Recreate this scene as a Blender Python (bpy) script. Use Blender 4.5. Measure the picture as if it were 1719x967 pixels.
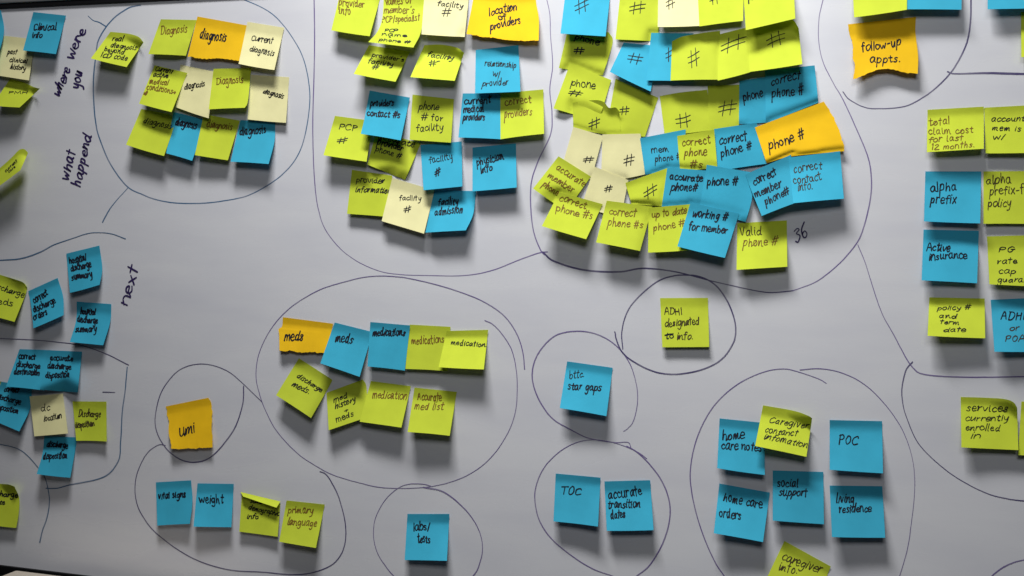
import bpy, math, random
import numpy as np

scene = bpy.context.scene
for _o in list(bpy.data.objects):
    bpy.data.objects.remove(_o)
col = scene.collection

# ------------------------------------------------------------------ camera
# The whiteboard is the vertical plane y = 0 (x right, z up, metres); the camera stands
# in front of it at negative y, turned a little to the left, as the photographer stood.
PW, PH, FOCAL, DIST = 1719.0, 967.0, 1500.0, 1.42
_X = np.array([6255., -199., 1500.]); _X /= np.linalg.norm(_X)
_Z = np.array([199., 6255., 0.]); _Z /= np.linalg.norm(_Z)
_Y = np.cross(_Z, _X)
BASIS = np.array([_X, _Y, _Z])                 # rows: board axes seen from the camera
CAM = BASIS @ np.array([0, 0, DIST])
cam_data = bpy.data.cameras.new('camera')
cam_data.sensor_width = 36.0
cam_data.lens = 36.0 * FOCAL / PW
cam_data.clip_start = 0.01
cam_data.clip_end = 100
cam = bpy.data.objects.new('camera', cam_data)
col.objects.link(cam)
import mathutils
_m = mathutils.Matrix([list(BASIS[i]) + [CAM[i]] for i in range(3)] + [[0, 0, 0, 1]])
cam.matrix_world = _m
scene.camera = cam

# ------------------------------------------------------------------ light
world = bpy.data.worlds.new('World')
scene.world = world
world.use_nodes = True
bg = world.node_tree.nodes['Background']
bg.inputs['Color'].default_value = (0.80, 0.86, 1.0, 1)
bg.inputs['Strength'].default_value = 0.015

def area_lamp(name, loc, target, sx, sy, power, color, spread=180):
    d = bpy.data.lights.new(name, 'AREA')
    d.shape = 'RECTANGLE'; d.size = sx; d.size_y = sy
    d.energy = power; d.color = color
    d.spread = math.radians(spread)
    o = bpy.data.objects.new(name, d)
    col.objects.link(o)
    o.location = loc
    v = mathutils.Vector(target) - mathutils.Vector(loc)
    o.rotation_euler = v.to_track_quat('-Z', 'Y').to_euler()
    return o
# two ceiling fixtures above and in front of the board
area_lamp('ceiling_lamp', (-0.12, -0.80, 1.80), (0.17, 0.0, 0.05), 0.80, 0.28, 20, (1.0, 0.99, 0.975), 105)
area_lamp('ceiling_lamp', (0.36, -1.75, 0.92), (0.36, 0.0, 0.0), 0.6, 0.5, 8.0, (0.98, 0.99, 1.0))

scene.view_settings.view_transform = 'Standard'
scene.view_settings.look = 'None'
scene.view_settings.exposure = 0.0
scene.view_settings.gamma = 1.0

# ------------------------------------------------------------------ geometry of the board plane
def ray_dir(p):
    p = np.asarray(p, float)
    d = np.stack([(p[..., 0] - PW / 2) / FOCAL, -(p[..., 1] - PH / 2) / FOCAL, -np.ones(p.shape[:-1])], -1)
    return d @ BASIS.T
def at(p, h):
    """point of the board seen at photo pixel p, lifted h millimetres off the board"""
    d = ray_dir(p)
    y = -np.asarray(h, float) / 1000.0
    t = (y - CAM[1]) / d[..., 1]
    return CAM + d * t[..., None]

# ------------------------------------------------------------------ materials
def new_mat(name):
    m = bpy.data.materials.new(name)
    m.use_nodes = True
    nt = m.node_tree
    return m, nt, nt.nodes['Principled BSDF'], nt.nodes['Material Output']
def plain(name, c, rough=0.6, metal=0.0, spec=0.5):
    m, nt, b, o = new_mat(name)
    b.inputs['Base Color'].default_value = (*c, 1)
    b.inputs['Roughness'].default_value = rough
    b.inputs['Metallic'].default_value = metal
    b.inputs['Specular IOR Level'].default_value = spec
    return m
def noise_color(nt, b, c1, c2, scale, detail=4):
    tc = nt.nodes.new('ShaderNodeTexCoord')
    n = nt.nodes.new('ShaderNodeTexNoise')
    n.inputs['Scale'].default_value = scale
    n.inputs['Detail'].default_value = detail
    r = nt.nodes.new('ShaderNodeValToRGB')
    r.color_ramp.elements[0].position = 0.3; r.color_ramp.elements[1].position = 0.7
    r.color_ramp.elements[0].color = (*c1, 1); r.color_ramp.elements[1].color = (*c2, 1)
    nt.links.new(tc.outputs['Object'], n.inputs['Vector'])
    nt.links.new(n.outputs['Fac'], r.inputs['Fac'])
    return tc, n, r
def bump(nt, b, tc, scale, strength, dist=0.001):
    n = nt.nodes.new('ShaderNodeTexNoise')
    n.inputs['Scale'].default_value = scale; n.inputs['Detail'].default_value = 3
    bp = nt.nodes.new('ShaderNodeBump')
    bp.inputs['Strength'].default_value = strength
    bp.inputs['Distance'].default_value = dist
    nt.links.new(tc.outputs['Object'], n.inputs['Vector'])
    nt.links.new(n.outputs['Fac'], bp.inputs['Height'])
    nt.links.new(bp.outputs['Normal'], b.inputs['Normal'])
def paper(name, c):
    m, nt, b, o = new_mat(name)
    c1 = tuple(x * 0.93 for x in c); c2 = tuple(min(1, x * 1.05) for x in c)
    tc, n, r = noise_color(nt, b, c1, c2, 22)
    # every sheet of a pad fades a little differently
    oi = nt.nodes.new('ShaderNodeObjectInfo')
    hsv = nt.nodes.new('ShaderNodeHueSaturation')
    mr = nt.nodes.new('ShaderNodeMapRange')
    mr.inputs['To Min'].default_value = 0.90; mr.inputs['To Max'].default_value = 1.06
    nt.links.new(oi.outputs['Random'], mr.inputs['Value'])
    nt.links.new(mr.outputs['Result'], hsv.inputs['Value'])
    nt.links.new(r.outputs['Color'], hsv.inputs['Color'])
    nt.links.new(hsv.outputs['Color'], b.inputs['Base Color'])
    b.inputs['Roughness'].default_value = 0.85
    b.inputs['Specular IOR Level'].default_value = 0.2
    bump(nt, b, tc, 45, 0.35, 0.0012)
    tr = nt.nodes.new('ShaderNodeBsdfTranslucent')
    nt.links.new(hsv.outputs['Color'], tr.inputs['Color'])
    mx = nt.nodes.new('ShaderNodeMixShader')
    mx.inputs['Fac'].default_value = 0.10
    nt.links.new(b.outputs['BSDF'], mx.inputs[1])
    nt.links.new(tr.outputs['BSDF'], mx.inputs[2])
    nt.links.new(mx.outputs['Shader'], o.inputs['Surface'])
    return m
PAPER = {'G': paper('lime_paper', (0.56, 0.66, 0.045)),
         'B': paper('blue_paper', (0.045, 0.41, 0.60)),
         'O': paper('orange_paper', (0.90, 0.55, 0.010)),
         'C': paper('cream_paper', (0.82, 0.78, 0.42))}
def ink(name, c, rough=0.7):
    return plain(name, c, rough, 0, 0.2)
INK = {'m': ink('black_marker_ink', (0.006, 0.007, 0.016)),
       'p': ink('black_pen_ink', (0.014, 0.013, 0.014)),
       's': ink('black_italic_ink', (0.014, 0.012, 0.010)),
       'k': ink('dark_brown_ink', (0.045, 0.028, 0.012)),
       'b': ink('brown_ink', (0.16, 0.085, 0.012))}
def dry_ink(name, c, rough):
    m, nt, b, o = new_mat(name)
    pale = tuple(x * .45 + .55 * y for x, y in zip(c, (.42, .41, .46)))
    tc, n, r = noise_color(nt, b, c, pale, 26, 5)
    r.color_ramp.elements[0].position = .42; r.color_ramp.elements[1].position = .78
    nt.links.new(r.outputs['Color'], b.inputs['Base Color'])
    b.inputs['Roughness'].default_value = rough
    return m
LINE_INK = {'u': dry_ink('blue_marker_line', (0.06, 0.14, 0.26), 0.4),
            'v': dry_ink('purple_marker_line', (0.16, 0.12, 0.29), 0.4),
            'k': dry_ink('dark_marker_line', (0.075, 0.062, 0.16), 0.4)}
WORD_INK = ink('purple_board_ink', (0.036, 0.022, 0.10), 0.4)

def board_material():
    m, nt, b, o = new_mat('whiteboard_enamel')
    tc, n, r = noise_color(nt, b, (0.665, 0.675, 0.715), (0.70, 0.705, 0.735), 3.0, 6)
    # half wiped marker dust: long faint smears
    mp = nt.nodes.new('ShaderNodeMapping')
    mp.inputs['Rotation'].default_value = (0, 0.5, 0)
    mp.inputs['Scale'].default_value = (2.0, 1.0, 9.0)
    n2 = nt.nodes.new('ShaderNodeTexNoise')
    n2.inputs['Scale'].default_value = 2.2; n2.inputs['Detail'].default_value = 7
    r2 = nt.nodes.new('ShaderNodeValToRGB')
    r2.color_ramp.elements[0].position = 0.35; r2.color_ramp.elements[1].position = 0.75
    r2.color_ramp.elements[0].color = (1, 1, 1, 1); r2.color_ramp.elements[1].color = (0.90, 0.90, 0.93, 1)
    mul = nt.nodes.new('ShaderNodeMixRGB'); mul.blend_type = 'MULTIPLY'; mul.inputs['Fac'].default_value = 1
    nt.links.new(tc.outputs['Object'], mp.inputs['Vector'])
    nt.links.new(mp.outputs['Vector'], n2.inputs['Vector'])
    nt.links.new(n2.outputs['Fac'], r2.inputs['Fac'])
    nt.links.new(r.outputs['Color'], mul.inputs[1]); nt.links.new(r2.outputs['Color'], mul.inputs[2])
    nt.links.new(mul.outputs['Color'], b.inputs['Base Color'])
    # wiped areas are a little duller than the bare enamel
    rr = nt.nodes.new('ShaderNodeMapRange')
    rr.inputs['To Min'].default_value = 0.20; rr.inputs['To Max'].default_value = 0.36
    nt.links.new(n2.outputs['Fac'], rr.inputs['Value'])
    nt.links.new(rr.outputs['Result'], b.inputs['Roughness'])
    b.inputs['Specular IOR Level'].default_value = 0.5
    bump(nt, b, tc, 9, 0.10, 0.002)
    return m
BOARD = board_material()
BLACK = plain('black_frame_plastic', (0.004, 0.004, 0.005), 0.5, 0, 0.3)
ALU = plain('brushed_aluminium', (0.62, 0.63, 0.62), 0.35, 0.8)
def wall_material():
    m, nt, b, o = new_mat('painted_wall')
    tc, n, r = noise_color(nt, b, (0.10, 0.105, 0.115), (0.13, 0.135, 0.145), 6)
    nt.links.new(r.outputs['Color'], b.inputs['Base Color'])
    b.inputs['Roughness'].default_value = 0.8
    bump(nt, b, tc, 120, 0.2)
    return m
WALL = wall_material()
BEIGE = plain('beige_plastic', (0.50, 0.44, 0.37), 0.6)

# ------------------------------------------------------------------ mesh helpers
def link_mesh(name, verts, faces, mat, parent=None, smooth=False):
    me = bpy.data.meshes.new(name)
    me.from_pydata([tuple(map(float, v)) for v in verts], [], [tuple(int(i) for i in f) for f in faces])
    me.materials.append(mat)
    if smooth:
        me.polygons.foreach_set('use_smooth', [True] * len(me.polygons))
    me.update()
    o = bpy.data.objects.new(name, me)
    col.objects.link(o)
    if parent is not None:
        o.parent = parent
        o.matrix_parent_inverse = parent.matrix_world.inverted()
    return o
def empty(name, loc):
    o = bpy.data.objects.new(name, None)
    o.empty_display_size = 0.05
    col.objects.link(o)
    o.location = loc
    bpy.context.view_layer.update()
    return o
def box(x0, x1, y0, y1, z0, z1):
    v = [(x, y, z) for x in (x0, x1) for y in (y0, y1) for z in (z0, z1)]
    f = [(0, 1, 3, 2), (4, 6, 7, 5), (0, 4, 5, 1), (2, 3, 7, 6), (0, 2, 6, 4), (1, 5, 7, 3)]
    return v, f
def bevelled(o, w, seg=2):
    md = o.modifiers.new('bevel', 'BEVEL'); md.width = w; md.segments = seg
    return o
def catmull(pts, step=4):
    P = np.asarray(pts, float)
    if len(P) < 3:
        t = np.linspace(0, 1, step + 1)[:, None]
        return P[0] * (1 - t) + P[-1] * t
    Q = np.vstack([2 * P[0] - P[1], P, 2 * P[-1] - P[-2]])
    out = []
    for i in range(1, len(Q) - 2):
        p0, p1, p2, p3 = Q[i - 1], Q[i], Q[i + 1], Q[i + 2]
        for t in np.arange(step) / step:
            out.append(0.5 * ((2 * p1) + (p2 - p0) * t + (2 * p0 - 5 * p1 + 4 * p2 - p3) * t * t + (3 * p1 - p0 - 3 * p2 + p3) * t ** 3))
    out.append(P[-1])
    return np.array(out)

NOTES = [
    {'col': 'B', 'c': [(291.0, 187.5), (346.5, 201.6), (322.5, 270.0), (279.0, 257.4)], 'label': 'narrow blue note reading diagnosis, squeezed between two lime notes in the bottom row', 'texts': [('diagnosis', 292.8, 211.5, 329.4, 216.6, 8.1, 'm')], 'h': 17, 'p': 1.5, 'group': 'sticky notes inside the diagnosis circle'},
    {'col': 'G', 'c': [(342.0, 191.4), (402.6, 202.5), (382.5, 269.1), (327.0, 260.4)], 'label': 'lime note reading diagnosis in brown ink, between two blue notes', 'texts': [('diagnosis', 346.5, 213.6, 390.0, 217.5, 7.2, 'b')], 'h': 17, 'p': 1.5, 'group': 'sticky notes inside the diagnosis circle'},
    {'col': 'B', 'c': [(403.5, 201.6), (462.0, 204.6), (450.9, 275.4), (387.0, 271.5)], 'label': 'blue note reading diagnosis at the right end of the bottom row', 'texts': [('diagnosis', 402.0, 225.0, 447.0, 222.6, 8.7, 'm')], 'h': 20, 'p': 1.5, 'group': 'sticky notes inside the diagnosis circle', 'right': [(460.8, 237.0)]},
    {'col': 'G', 'c': [(237.0, 183.0), (283.5, 192.0), (275.4, 261.9), (211.5, 243.0)], 'label': 'lime note reading diagnosis in black ink, lower left of its circle', 'texts': [('diagnosis', 240.0, 205.5, 287.4, 216.6, 6.3, 's')], 'h': 22, 'p': 1.5, 'group': 'sticky notes inside the diagnosis circle', 'right': [(292.8, 207.0)]},
    {'col': 'C', 'c': [(303.0, 108.6), (361.5, 120.6), (350.4, 198.6), (295.5, 180.0)], 'label': 'cream note reading diagnosis, tucked between two lime notes in the middle row', 'texts': [('diagnosis', 309.0, 150.0, 344.4, 145.5, 6.3, 's')], 'h': 10, 'p': 1.5, 'group': 'sticky notes inside the diagnosis circle'},
    {'col': 'C', 'c': [(421.5, 125.4), (485.4, 129.6), (480.0, 206.1), (415.5, 200.4)], 'label': 'pale cream note reading diagnosis at the right end of the middle row', 'texts': [('diagnosis', 440.4, 157.5, 475.5, 164.4, 5.7, 's')], 'h': 9, 'p': 1.5, 'group': 'sticky notes inside the diagnosis circle'},
    {'col': 'G', 'c': [(259.5, 109.5), (314.4, 122.4), (288.0, 188.1), (233.4, 174.0)], 'label': 'lime note reading current active medical conditions with a small heart mark', 'texts': [('Current', 259.5, 118.5, 288.6, 123.6, 5.4, 's'), ('active', 256.5, 128.4, 282.0, 131.1, 5.4, 's'), ('medical', 250.5, 140.4, 282.0, 144.0, 6.0, 'b'), ('conditions>', 245.4, 151.5, 294.6, 157.5, 6.0, 'b'), ('*', 240.0, 160.5, 249.0, 157.5, 4.8, 'b')], 'h': 21, 'p': 1.5, 'group': 'sticky notes inside the diagnosis circle'},
    {'col': 'G', 'c': [(358.5, 115.5), (421.5, 114.0), (411.0, 180.9), (350.4, 183.6)], 'label': 'lime note reading Diagnosis in brown ink, between two cream notes', 'texts': [('Diagnosis', 363.6, 142.5, 408.6, 139.5, 7.8, 'b')], 'h': 17, 'p': 1.5, 'group': 'sticky notes inside the diagnosis circle', 'right': [(416.4, 168.0)]},
    {'col': 'G', 'c': [(270.0, 32.4), (330.0, 33.6), (312.0, 93.6), (249.0, 90.9)], 'label': 'lime note reading Diagnosis in brown ink, left of a torn orange note', 'texts': [('Diagnosis', 270.0, 57.0, 314.4, 55.5, 8.1, 'b')], 'h': 20, 'p': 1.5, 'group': 'sticky notes inside the diagnosis circle'},
    {'col': 'O', 'c': [(331.5, 27.6), (414.6, 42.6), (407.4, 102.9), (315.0, 95.4)], 'label': 'wide torn orange note reading diagnosis in the top row', 'texts': [('diagnosis', 334.5, 64.5, 379.5, 68.4, 9.9, 'm')], 'h': 11, 'p': 1.5, 'group': 'sticky notes inside the diagnosis circle', 'torn': 'b'},
    {'col': 'C', 'c': [(415.5, 36.6), (477.0, 46.5), (460.5, 117.6), (400.5, 107.1)], 'label': 'cream note reading current diagnosis right of the torn orange note', 'texts': [('Current', 421.5, 67.5, 457.5, 72.0, 6.6, 'p'), ('diagnosis', 418.5, 85.5, 459.0, 93.6, 6.6, 'p')], 'h': 15, 'p': 1.5, 'group': 'sticky notes inside the diagnosis circle'},
    {'col': 'G', 'c': [(185.4, 53.4), (240.9, 71.4), (212.4, 112.5), (152.4, 98.1)], 'label': 'curled lime note reading real diagnosis beyond ICD code, set across the circle line', 'texts': [('real', 187.5, 68.4, 206.4, 69.6, 5.4, 's'), ('diagnosis', 184.5, 78.0, 228.0, 84.0, 5.4, 's'), ('beyond', 174.0, 86.4, 207.6, 90.6, 5.4, 's'), ('ICD code', 168.0, 95.4, 213.0, 102.0, 5.4, 's')], 'h': 27, 'p': 1.25, 'group': 'sticky notes inside the diagnosis circle', 'top': [(214.5, 56.4), (232.5, 61.8)]},
    {'col': 'C', 'c': [(7.0, 60.0), (59.0, 66.0), (48.5, 135.0), (-9.0, 126.0)], 'label': 'cream note reading past clinical history, partly under a blue note', 'texts': [('past', 12.0, 90.5, 28.0, 91.5, 5.0, 's'), ('clinical', 15.3, 104.3, 45.3, 107.0, 5.0, 's'), ('history', 16.3, 116.5, 42.5, 118.5, 5.0, 's')], 'h': 12, 'p': 1.5, 'group': 'sticky notes along the left edge of the whiteboard'},
    {'col': 'B', 'c': [(-60.0, 14.0), (1.5, 17.0), (-8.0, 108.0), (-80.0, 100.0)], 'label': 'blue note sliver cut off by the photo edge beside the cream note', 'texts': [], 'h': 20, 'p': 1.5, 'group': 'sticky notes along the left edge of the whiteboard', 'right': [(6.5, 55.0)]},
    {'col': 'B', 'c': [(56.0, 20.2), (110.8, 26.1), (93.8, 90.8), (38.7, 84.7)], 'label': 'blue note reading Clinical info near the upper left board corner', 'texts': [('Clinical', 55.4, 50.4, 95.6, 51.0, 7.0, 'm'), ('info', 53.9, 63.4, 70.6, 63.4, 5.6, 'm')], 'h': 18, 'p': 1.5, 'group': 'sticky notes along the left edge of the whiteboard'},
    {'col': 'G', 'c': [(16.3, 132.9), (66.9, 148.8), (33.0, 180.3), (-13.0, 177.0)], 'label': 'curled lime note reading PMH below the cream note', 'texts': [('PMH', 14.1, 157.3, 46.0, 157.3, 2.8, 's')], 'h': 28, 'p': 1.25, 'group': 'sticky notes along the left edge of the whiteboard', 'top': [(39.1, 138.1), (56.5, 146.0)]},
    {'col': 'G', 'c': [(-25.0, 303.0), (47.0, 257.0), (34.0, 286.0), (-30.0, 333.0)], 'label': 'strongly curled narrow lime note seen almost edge on at the left edge', 'texts': [('current', 9.0, 290.0, 30.0, 272.0, 3.0, 's'), ('care', 14.0, 290.0, 26.0, 281.0, 2.5, 's')], 'h': 36, 'p': 1.0, 'group': 'sticky notes along the left edge of the whiteboard', 'top': [(0.0, 282.0), (20.0, 264.0), (33.0, 251.0), (42.0, 251.0)], 'hc': (16, 20, 44, 44)},
    {'col': 'G', 'c': [(-23.9, 453.0), (43.4, 481.2), (24.3, 540.3), (-28.2, 526.8)], 'label': 'lime note reading discharge meds with a folded corner, cut by the left edge', 'texts': [('discharge', -16.3, 480.1, 40.2, 498.6, 6.1, 'p'), ('meds', -16.3, 508.4, 21.3, 513.8, 6.5, 'p')], 'h': 20, 'p': 1.5, 'group': 'sticky notes about hospital discharge at lower left', 'top': [(0.0, 461.2), (26.1, 469.3), (39.1, 474.3)], 'right': [(44.7, 488.8)]},
    {'col': 'B', 'c': [(47.4, 488.8), (96.7, 466.5), (106.9, 529.0), (56.0, 551.2)], 'label': 'blue note reading correct discharge orders, tilted beside a lime note', 'texts': [('correct', 56.5, 508.4, 80.4, 494.3, 7.4, 'm'), ('discharge', 56.9, 525.1, 94.5, 507.3, 7.0, 'm'), ('orders', 56.9, 537.7, 80.4, 529.0, 7.0, 'm')], 'h': 18, 'p': 1.5, 'group': 'sticky notes about hospital discharge at lower left', 'right': [(106.0, 498.6)], 'left': [(52.8, 518.1)]},
    {'col': 'B', 'c': [(111.2, 425.8), (166.8, 412.2), (167.2, 478.0), (117.3, 491.7)], 'label': 'blue note reading hospital discharge summary, higher of the two, tilted up to the right', 'texts': [('hospital', 117.3, 442.1, 145.1, 436.7, 7.0, 'm'), ('discharge', 119.5, 456.2, 153.8, 447.6, 7.0, 'm'), ('summary', 120.5, 471.5, 155.3, 463.8, 7.0, 'm')], 'h': 16, 'p': 1.5, 'group': 'sticky notes about hospital discharge at lower left', 'right': [(171.6, 450.8)]},
    {'col': 'B', 'c': [(128.6, 506.2), (186.8, 510.5), (173.1, 579.6), (117.3, 574.2)], 'label': 'blue note reading hospital discharge summary, lower one just above the drawn line', 'texts': [('hospital', 134.7, 526.8, 160.3, 527.3, 7.0, 'm'), ('discharge', 129.2, 541.0, 164.0, 542.0, 7.0, 'm'), ('summary', 126.0, 557.2, 161.8, 558.3, 7.0, 'm')], 'h': 17, 'p': 1.5, 'group': 'sticky notes about hospital discharge at lower left', 'right': [(185.1, 539.9)], 'left': [(127.7, 537.7)]},
    {'col': 'G', 'c': [(-29.8, 638.2), (3.5, 640.7), (1.5, 660.6), (-31.0, 659.3)], 'label': 'green note sliver at the left edge behind a blue discharge note', 'texts': [], 'h': 8, 'p': 1.5, 'group': 'sticky notes about hospital discharge at lower left'},
    {'col': 'B', 'c': [(2.0, 640.7), (53.3, 649.4), (32.3, 724.3), (-18.6, 702.7)], 'label': 'shaded blue note reading correct discharge disposition, cut by the left edge', 'texts': [('correct', 6.2, 656.8, 31.0, 659.8, 6.0, 'm'), ('discharge', -7.4, 670.5, 34.7, 679.2, 6.0, 'm'), ('disposition', -9.9, 686.6, 29.8, 694.6, 6.0, 'm')], 'h': 16, 'p': 1.5, 'group': 'sticky notes about hospital discharge at lower left', 'right': [(51.1, 684.1)]},
    {'col': 'B', 'c': [(32.8, 586.1), (85.6, 587.9), (74.4, 655.6), (9.9, 648.9)], 'label': 'blue note reading correct discharge destination, left of an overlapping pair', 'texts': [('correct', 31.0, 603.5, 59.5, 603.5, 6.2, 'm'), ('discharge', 27.3, 615.9, 67.0, 617.6, 6.2, 'm'), ('destination', 22.8, 629.1, 66.5, 630.0, 6.2, 'm')], 'h': 20, 'p': 1.5, 'group': 'sticky notes about hospital discharge at lower left'},
    {'col': 'B', 'c': [(80.6, 587.9), (137.7, 590.3), (130.3, 658.6), (67.0, 653.6)], 'label': 'blue note reading accurate discharge disposition, right of an overlapping pair', 'texts': [('accurate', 84.4, 605.2, 122.8, 605.2, 6.2, 'm'), ('discharge', 79.4, 618.9, 119.1, 620.1, 6.2, 'm'), ('disposition', 76.4, 634.0, 116.1, 632.5, 6.2, 'm')], 'h': 21, 'p': 1.5, 'group': 'sticky notes about hospital discharge at lower left'},
    {'col': 'B', 'c': [(74.4, 731.8), (130.3, 734.3), (117.9, 802.0), (61.5, 795.8)], 'label': 'blue note reading discharge disposition, below the cream note', 'texts': [('discharge', 77.4, 751.1, 113.6, 753.6, 6.7, 'm'), ('disposition', 72.0, 769.7, 112.9, 768.5, 6.7, 'm')], 'h': 19, 'p': 1.5, 'group': 'sticky notes about hospital discharge at lower left', 'left': [(71.0, 763.5)]},
    {'col': 'C', 'c': [(49.6, 665.5), (105.4, 660.6), (114.1, 727.6), (57.6, 732.5)], 'label': 'cream note reading dc location among blue notes', 'texts': [('dc', 68.2, 690.3, 84.4, 689.1, 6.5, 'p'), ('location', 73.2, 707.0, 104.2, 701.5, 6.0, 's')], 'h': 11, 'p': 1.5, 'group': 'sticky notes about hospital discharge at lower left'},
    {'col': 'G', 'c': [(121.6, 673.7), (178.6, 674.2), (179.1, 741.2), (127.8, 740.0)], 'label': 'olive lime note reading Discharge disposition beside the cream note', 'texts': [('Discharge', 131.5, 700.3, 168.7, 700.3, 6.9, 'k'), ('disposition', 127.0, 720.1, 158.8, 713.9, 6.5, 'k')], 'h': 10, 'p': 2.2, 'group': 'sticky notes about hospital discharge at lower left', 'left': [(124.1, 699.0)]},
    {'col': 'G', 'c': [(-19.3, 811.9), (24.2, 816.7), (27.1, 886.3), (-19.3, 880.5)], 'label': 'dark lime note with a bent corner at the lower left edge', 'texts': [('discharge', -23.2, 829.9, 30.0, 835.1, 5.2, 'm'), ('date', -13.5, 845.7, 7.7, 846.1, 4.6, 'm')], 'h': 12, 'p': 1.5, 'group': 'sticky notes about hospital discharge at lower left', 'top': [(11.6, 812.9)], 'right': [(32.1, 836.1), (31.5, 861.2)]},
    {'col': 'G', 'c': [(632.1, 219.8), (706.3, 241.0), (680.0, 302.0), (616.6, 276.2)], 'label': 'olive lime note reading accurate provider phone, half hidden under a blue note', 'texts': [('accurate', 633.4, 233.3, 695.5, 247.7, 6.7, 'p'), ('provider', 632.9, 241.8, 674.8, 253.9, 7.2, 'm'), ('phone #', 629.5, 253.9, 672.2, 265.8, 6.7, 'p')], 'h': 8, 'p': 1.5, 'group': 'sticky notes inside the providers outline'},
    {'col': 'G', 'c': [(562.3, 194.5), (626.2, 203.0), (615.3, 271.5), (542.9, 260.7)], 'label': 'lime note reading PCP number, leftmost inside the providers outline', 'texts': [('PCP', 568.3, 215.4, 599.8, 221.6, 6.2, 'p'), ('#', 566.2, 239.7, 583.5, 238.4, 5.7, 'p')], 'h': 22, 'p': 1.5, 'group': 'sticky notes inside the providers outline'},
    {'col': 'G', 'c': [(590.8, 285.0), (658.5, 294.8), (651.5, 364.1), (582.5, 358.9)], 'label': 'lime note reading provider information beside a cream note', 'texts': [('provider', 597.7, 306.4, 645.8, 306.4, 5.9, 'p'), ('information', 595.2, 323.2, 656.2, 324.5, 5.7, 's')], 'h': 11, 'p': 1.5, 'group': 'sticky notes inside the providers outline'},
    {'col': 'B', 'c': [(729.1, 319.4), (799.4, 320.7), (782.1, 386.6), (714.1, 390.5)], 'label': 'blue note reading facility admission, lowest inside the providers outline', 'texts': [('facility', 735.0, 345.2, 770.5, 343.9, 7.8, 'm'), ('admission', 729.1, 360.7, 776.9, 358.1, 7.8, 'm')], 'h': 24, 'p': 1.5, 'group': 'sticky notes inside the providers outline', 'right': [(794.3, 359.4)]},
    {'col': 'C', 'c': [(658.5, 298.7), (729.6, 319.4), (711.8, 392.3), (640.7, 371.1)], 'label': 'cream note reading facility number, between a lime note and a blue note', 'texts': [('facility', 669.6, 336.7, 708.4, 336.7, 5.7, 'p'), ('#', 677.4, 355.6, 689.8, 353.0, 7.2, 'p')], 'h': 15, 'p': 1.5, 'group': 'sticky notes inside the providers outline'},
    {'col': 'B', 'c': [(705.8, 243.6), (775.1, 237.4), (776.2, 312.9), (711.0, 319.4)], 'label': 'crumpled blue note reading facility number', 'texts': [('facility', 720.8, 274.6, 761.4, 267.6, 7.0, 'p'), ('#', 729.6, 295.3, 740.0, 292.7, 7.8, 'm')], 'h': 13, 'p': 1.5, 'group': 'sticky notes inside the providers outline'},
    {'col': 'B', 'c': [(793.2, 247.7), (866.1, 240.5), (867.4, 314.7), (793.2, 321.2)], 'label': 'blue note reading physician info below the providers pair', 'texts': [('physician', 800.2, 276.7, 845.4, 267.6, 8.3, 'm'), ('info', 807.2, 290.9, 827.3, 287.0, 7.8, 'm')], 'h': 17, 'p': 1.5, 'group': 'sticky notes inside the providers outline'},
    {'col': 'G', 'c': [(692.5, 158.8), (762.0, 166.3), (757.0, 239.5), (687.6, 234.5)], 'label': 'olive lime note reading phone number for facility', 'texts': [('phone', 702.5, 183.6, 736.0, 184.1, 7.7, 'p'), ('# for', 707.4, 200.5, 743.4, 204.0, 6.9, 'p'), ('facility', 698.7, 219.6, 744.6, 219.6, 6.9, 'p')], 'h': 9, 'p': 1.5, 'group': 'sticky notes inside the providers outline'},
    {'col': 'B', 'c': [(620.6, 151.9), (688.1, 163.8), (672.7, 235.7), (605.7, 224.6)], 'label': 'blue note reading providers contact numbers, covering two lime notes', 'texts': [('providers', 621.3, 177.4, 661.0, 176.7, 7.2, 'm'), ('contact #s', 615.6, 194.0, 671.4, 197.3, 6.9, 'm')], 'h': 24, 'p': 1.5, 'group': 'sticky notes inside the providers outline', 'left': [(611.4, 201.0)]},
    {'col': 'B', 'c': [(776.9, 156.8), (841.4, 156.8), (840.2, 233.7), (769.5, 230.8)], 'label': 'blue note reading current medical providers, joined to a lime note', 'texts': [('current', 779.4, 176.2, 824.0, 171.2, 7.9, 'm'), ('medical', 778.1, 190.6, 812.9, 187.3, 7.9, 'm'), ('providers', 776.9, 203.0, 814.1, 201.5, 7.4, 'm')], 'h': 16, 'p': 1.5, 'group': 'sticky notes inside the providers outline'},
    {'col': 'G', 'c': [(839.7, 156.3), (912.1, 150.1), (913.4, 224.6), (840.2, 233.7)], 'label': 'lime note reading correct providers in brown ink', 'texts': [('correct', 848.1, 179.9, 892.3, 172.5, 8.9, 'b'), ('providers', 846.4, 199.0, 893.5, 193.5, 8.7, 'b')], 'h': 17, 'p': 1.5, 'group': 'sticky notes inside the providers outline'},
    {'col': 'G', 'c': [(619.3, 75.7), (688.1, 86.8), (664.0, 137.2), (593.8, 124.1)], 'label': "curled lime note reading provider's facility number", 'texts': [("provider's", 623.8, 95.5, 677.6, 103.0, 4.5, 's'), ('facility', 616.8, 105.5, 660.3, 111.7, 4.7, 's'), ('#', 623.8, 116.6, 635.5, 116.6, 5.5, 's')], 'h': 27, 'p': 1.25, 'group': 'sticky notes inside the providers outline'},
    {'col': 'G', 'c': [(712.4, 75.7), (778.9, 88.8), (763.3, 135.7), (688.8, 129.5)], 'label': 'curled lime note reading facility number, its corner rolled over', 'texts': [('facility', 716.6, 94.3, 762.0, 100.5, 4.7, 's'), ('#', 720.6, 111.7, 732.2, 110.4, 6.5, 'p'), ('-', 732.2, 106.7, 738.4, 106.7, 5.0, 'p')], 'h': 26, 'p': 1.25, 'group': 'sticky notes inside the providers outline', 'top': [(740.9, 74.9), (767.0, 79.9)]},
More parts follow.
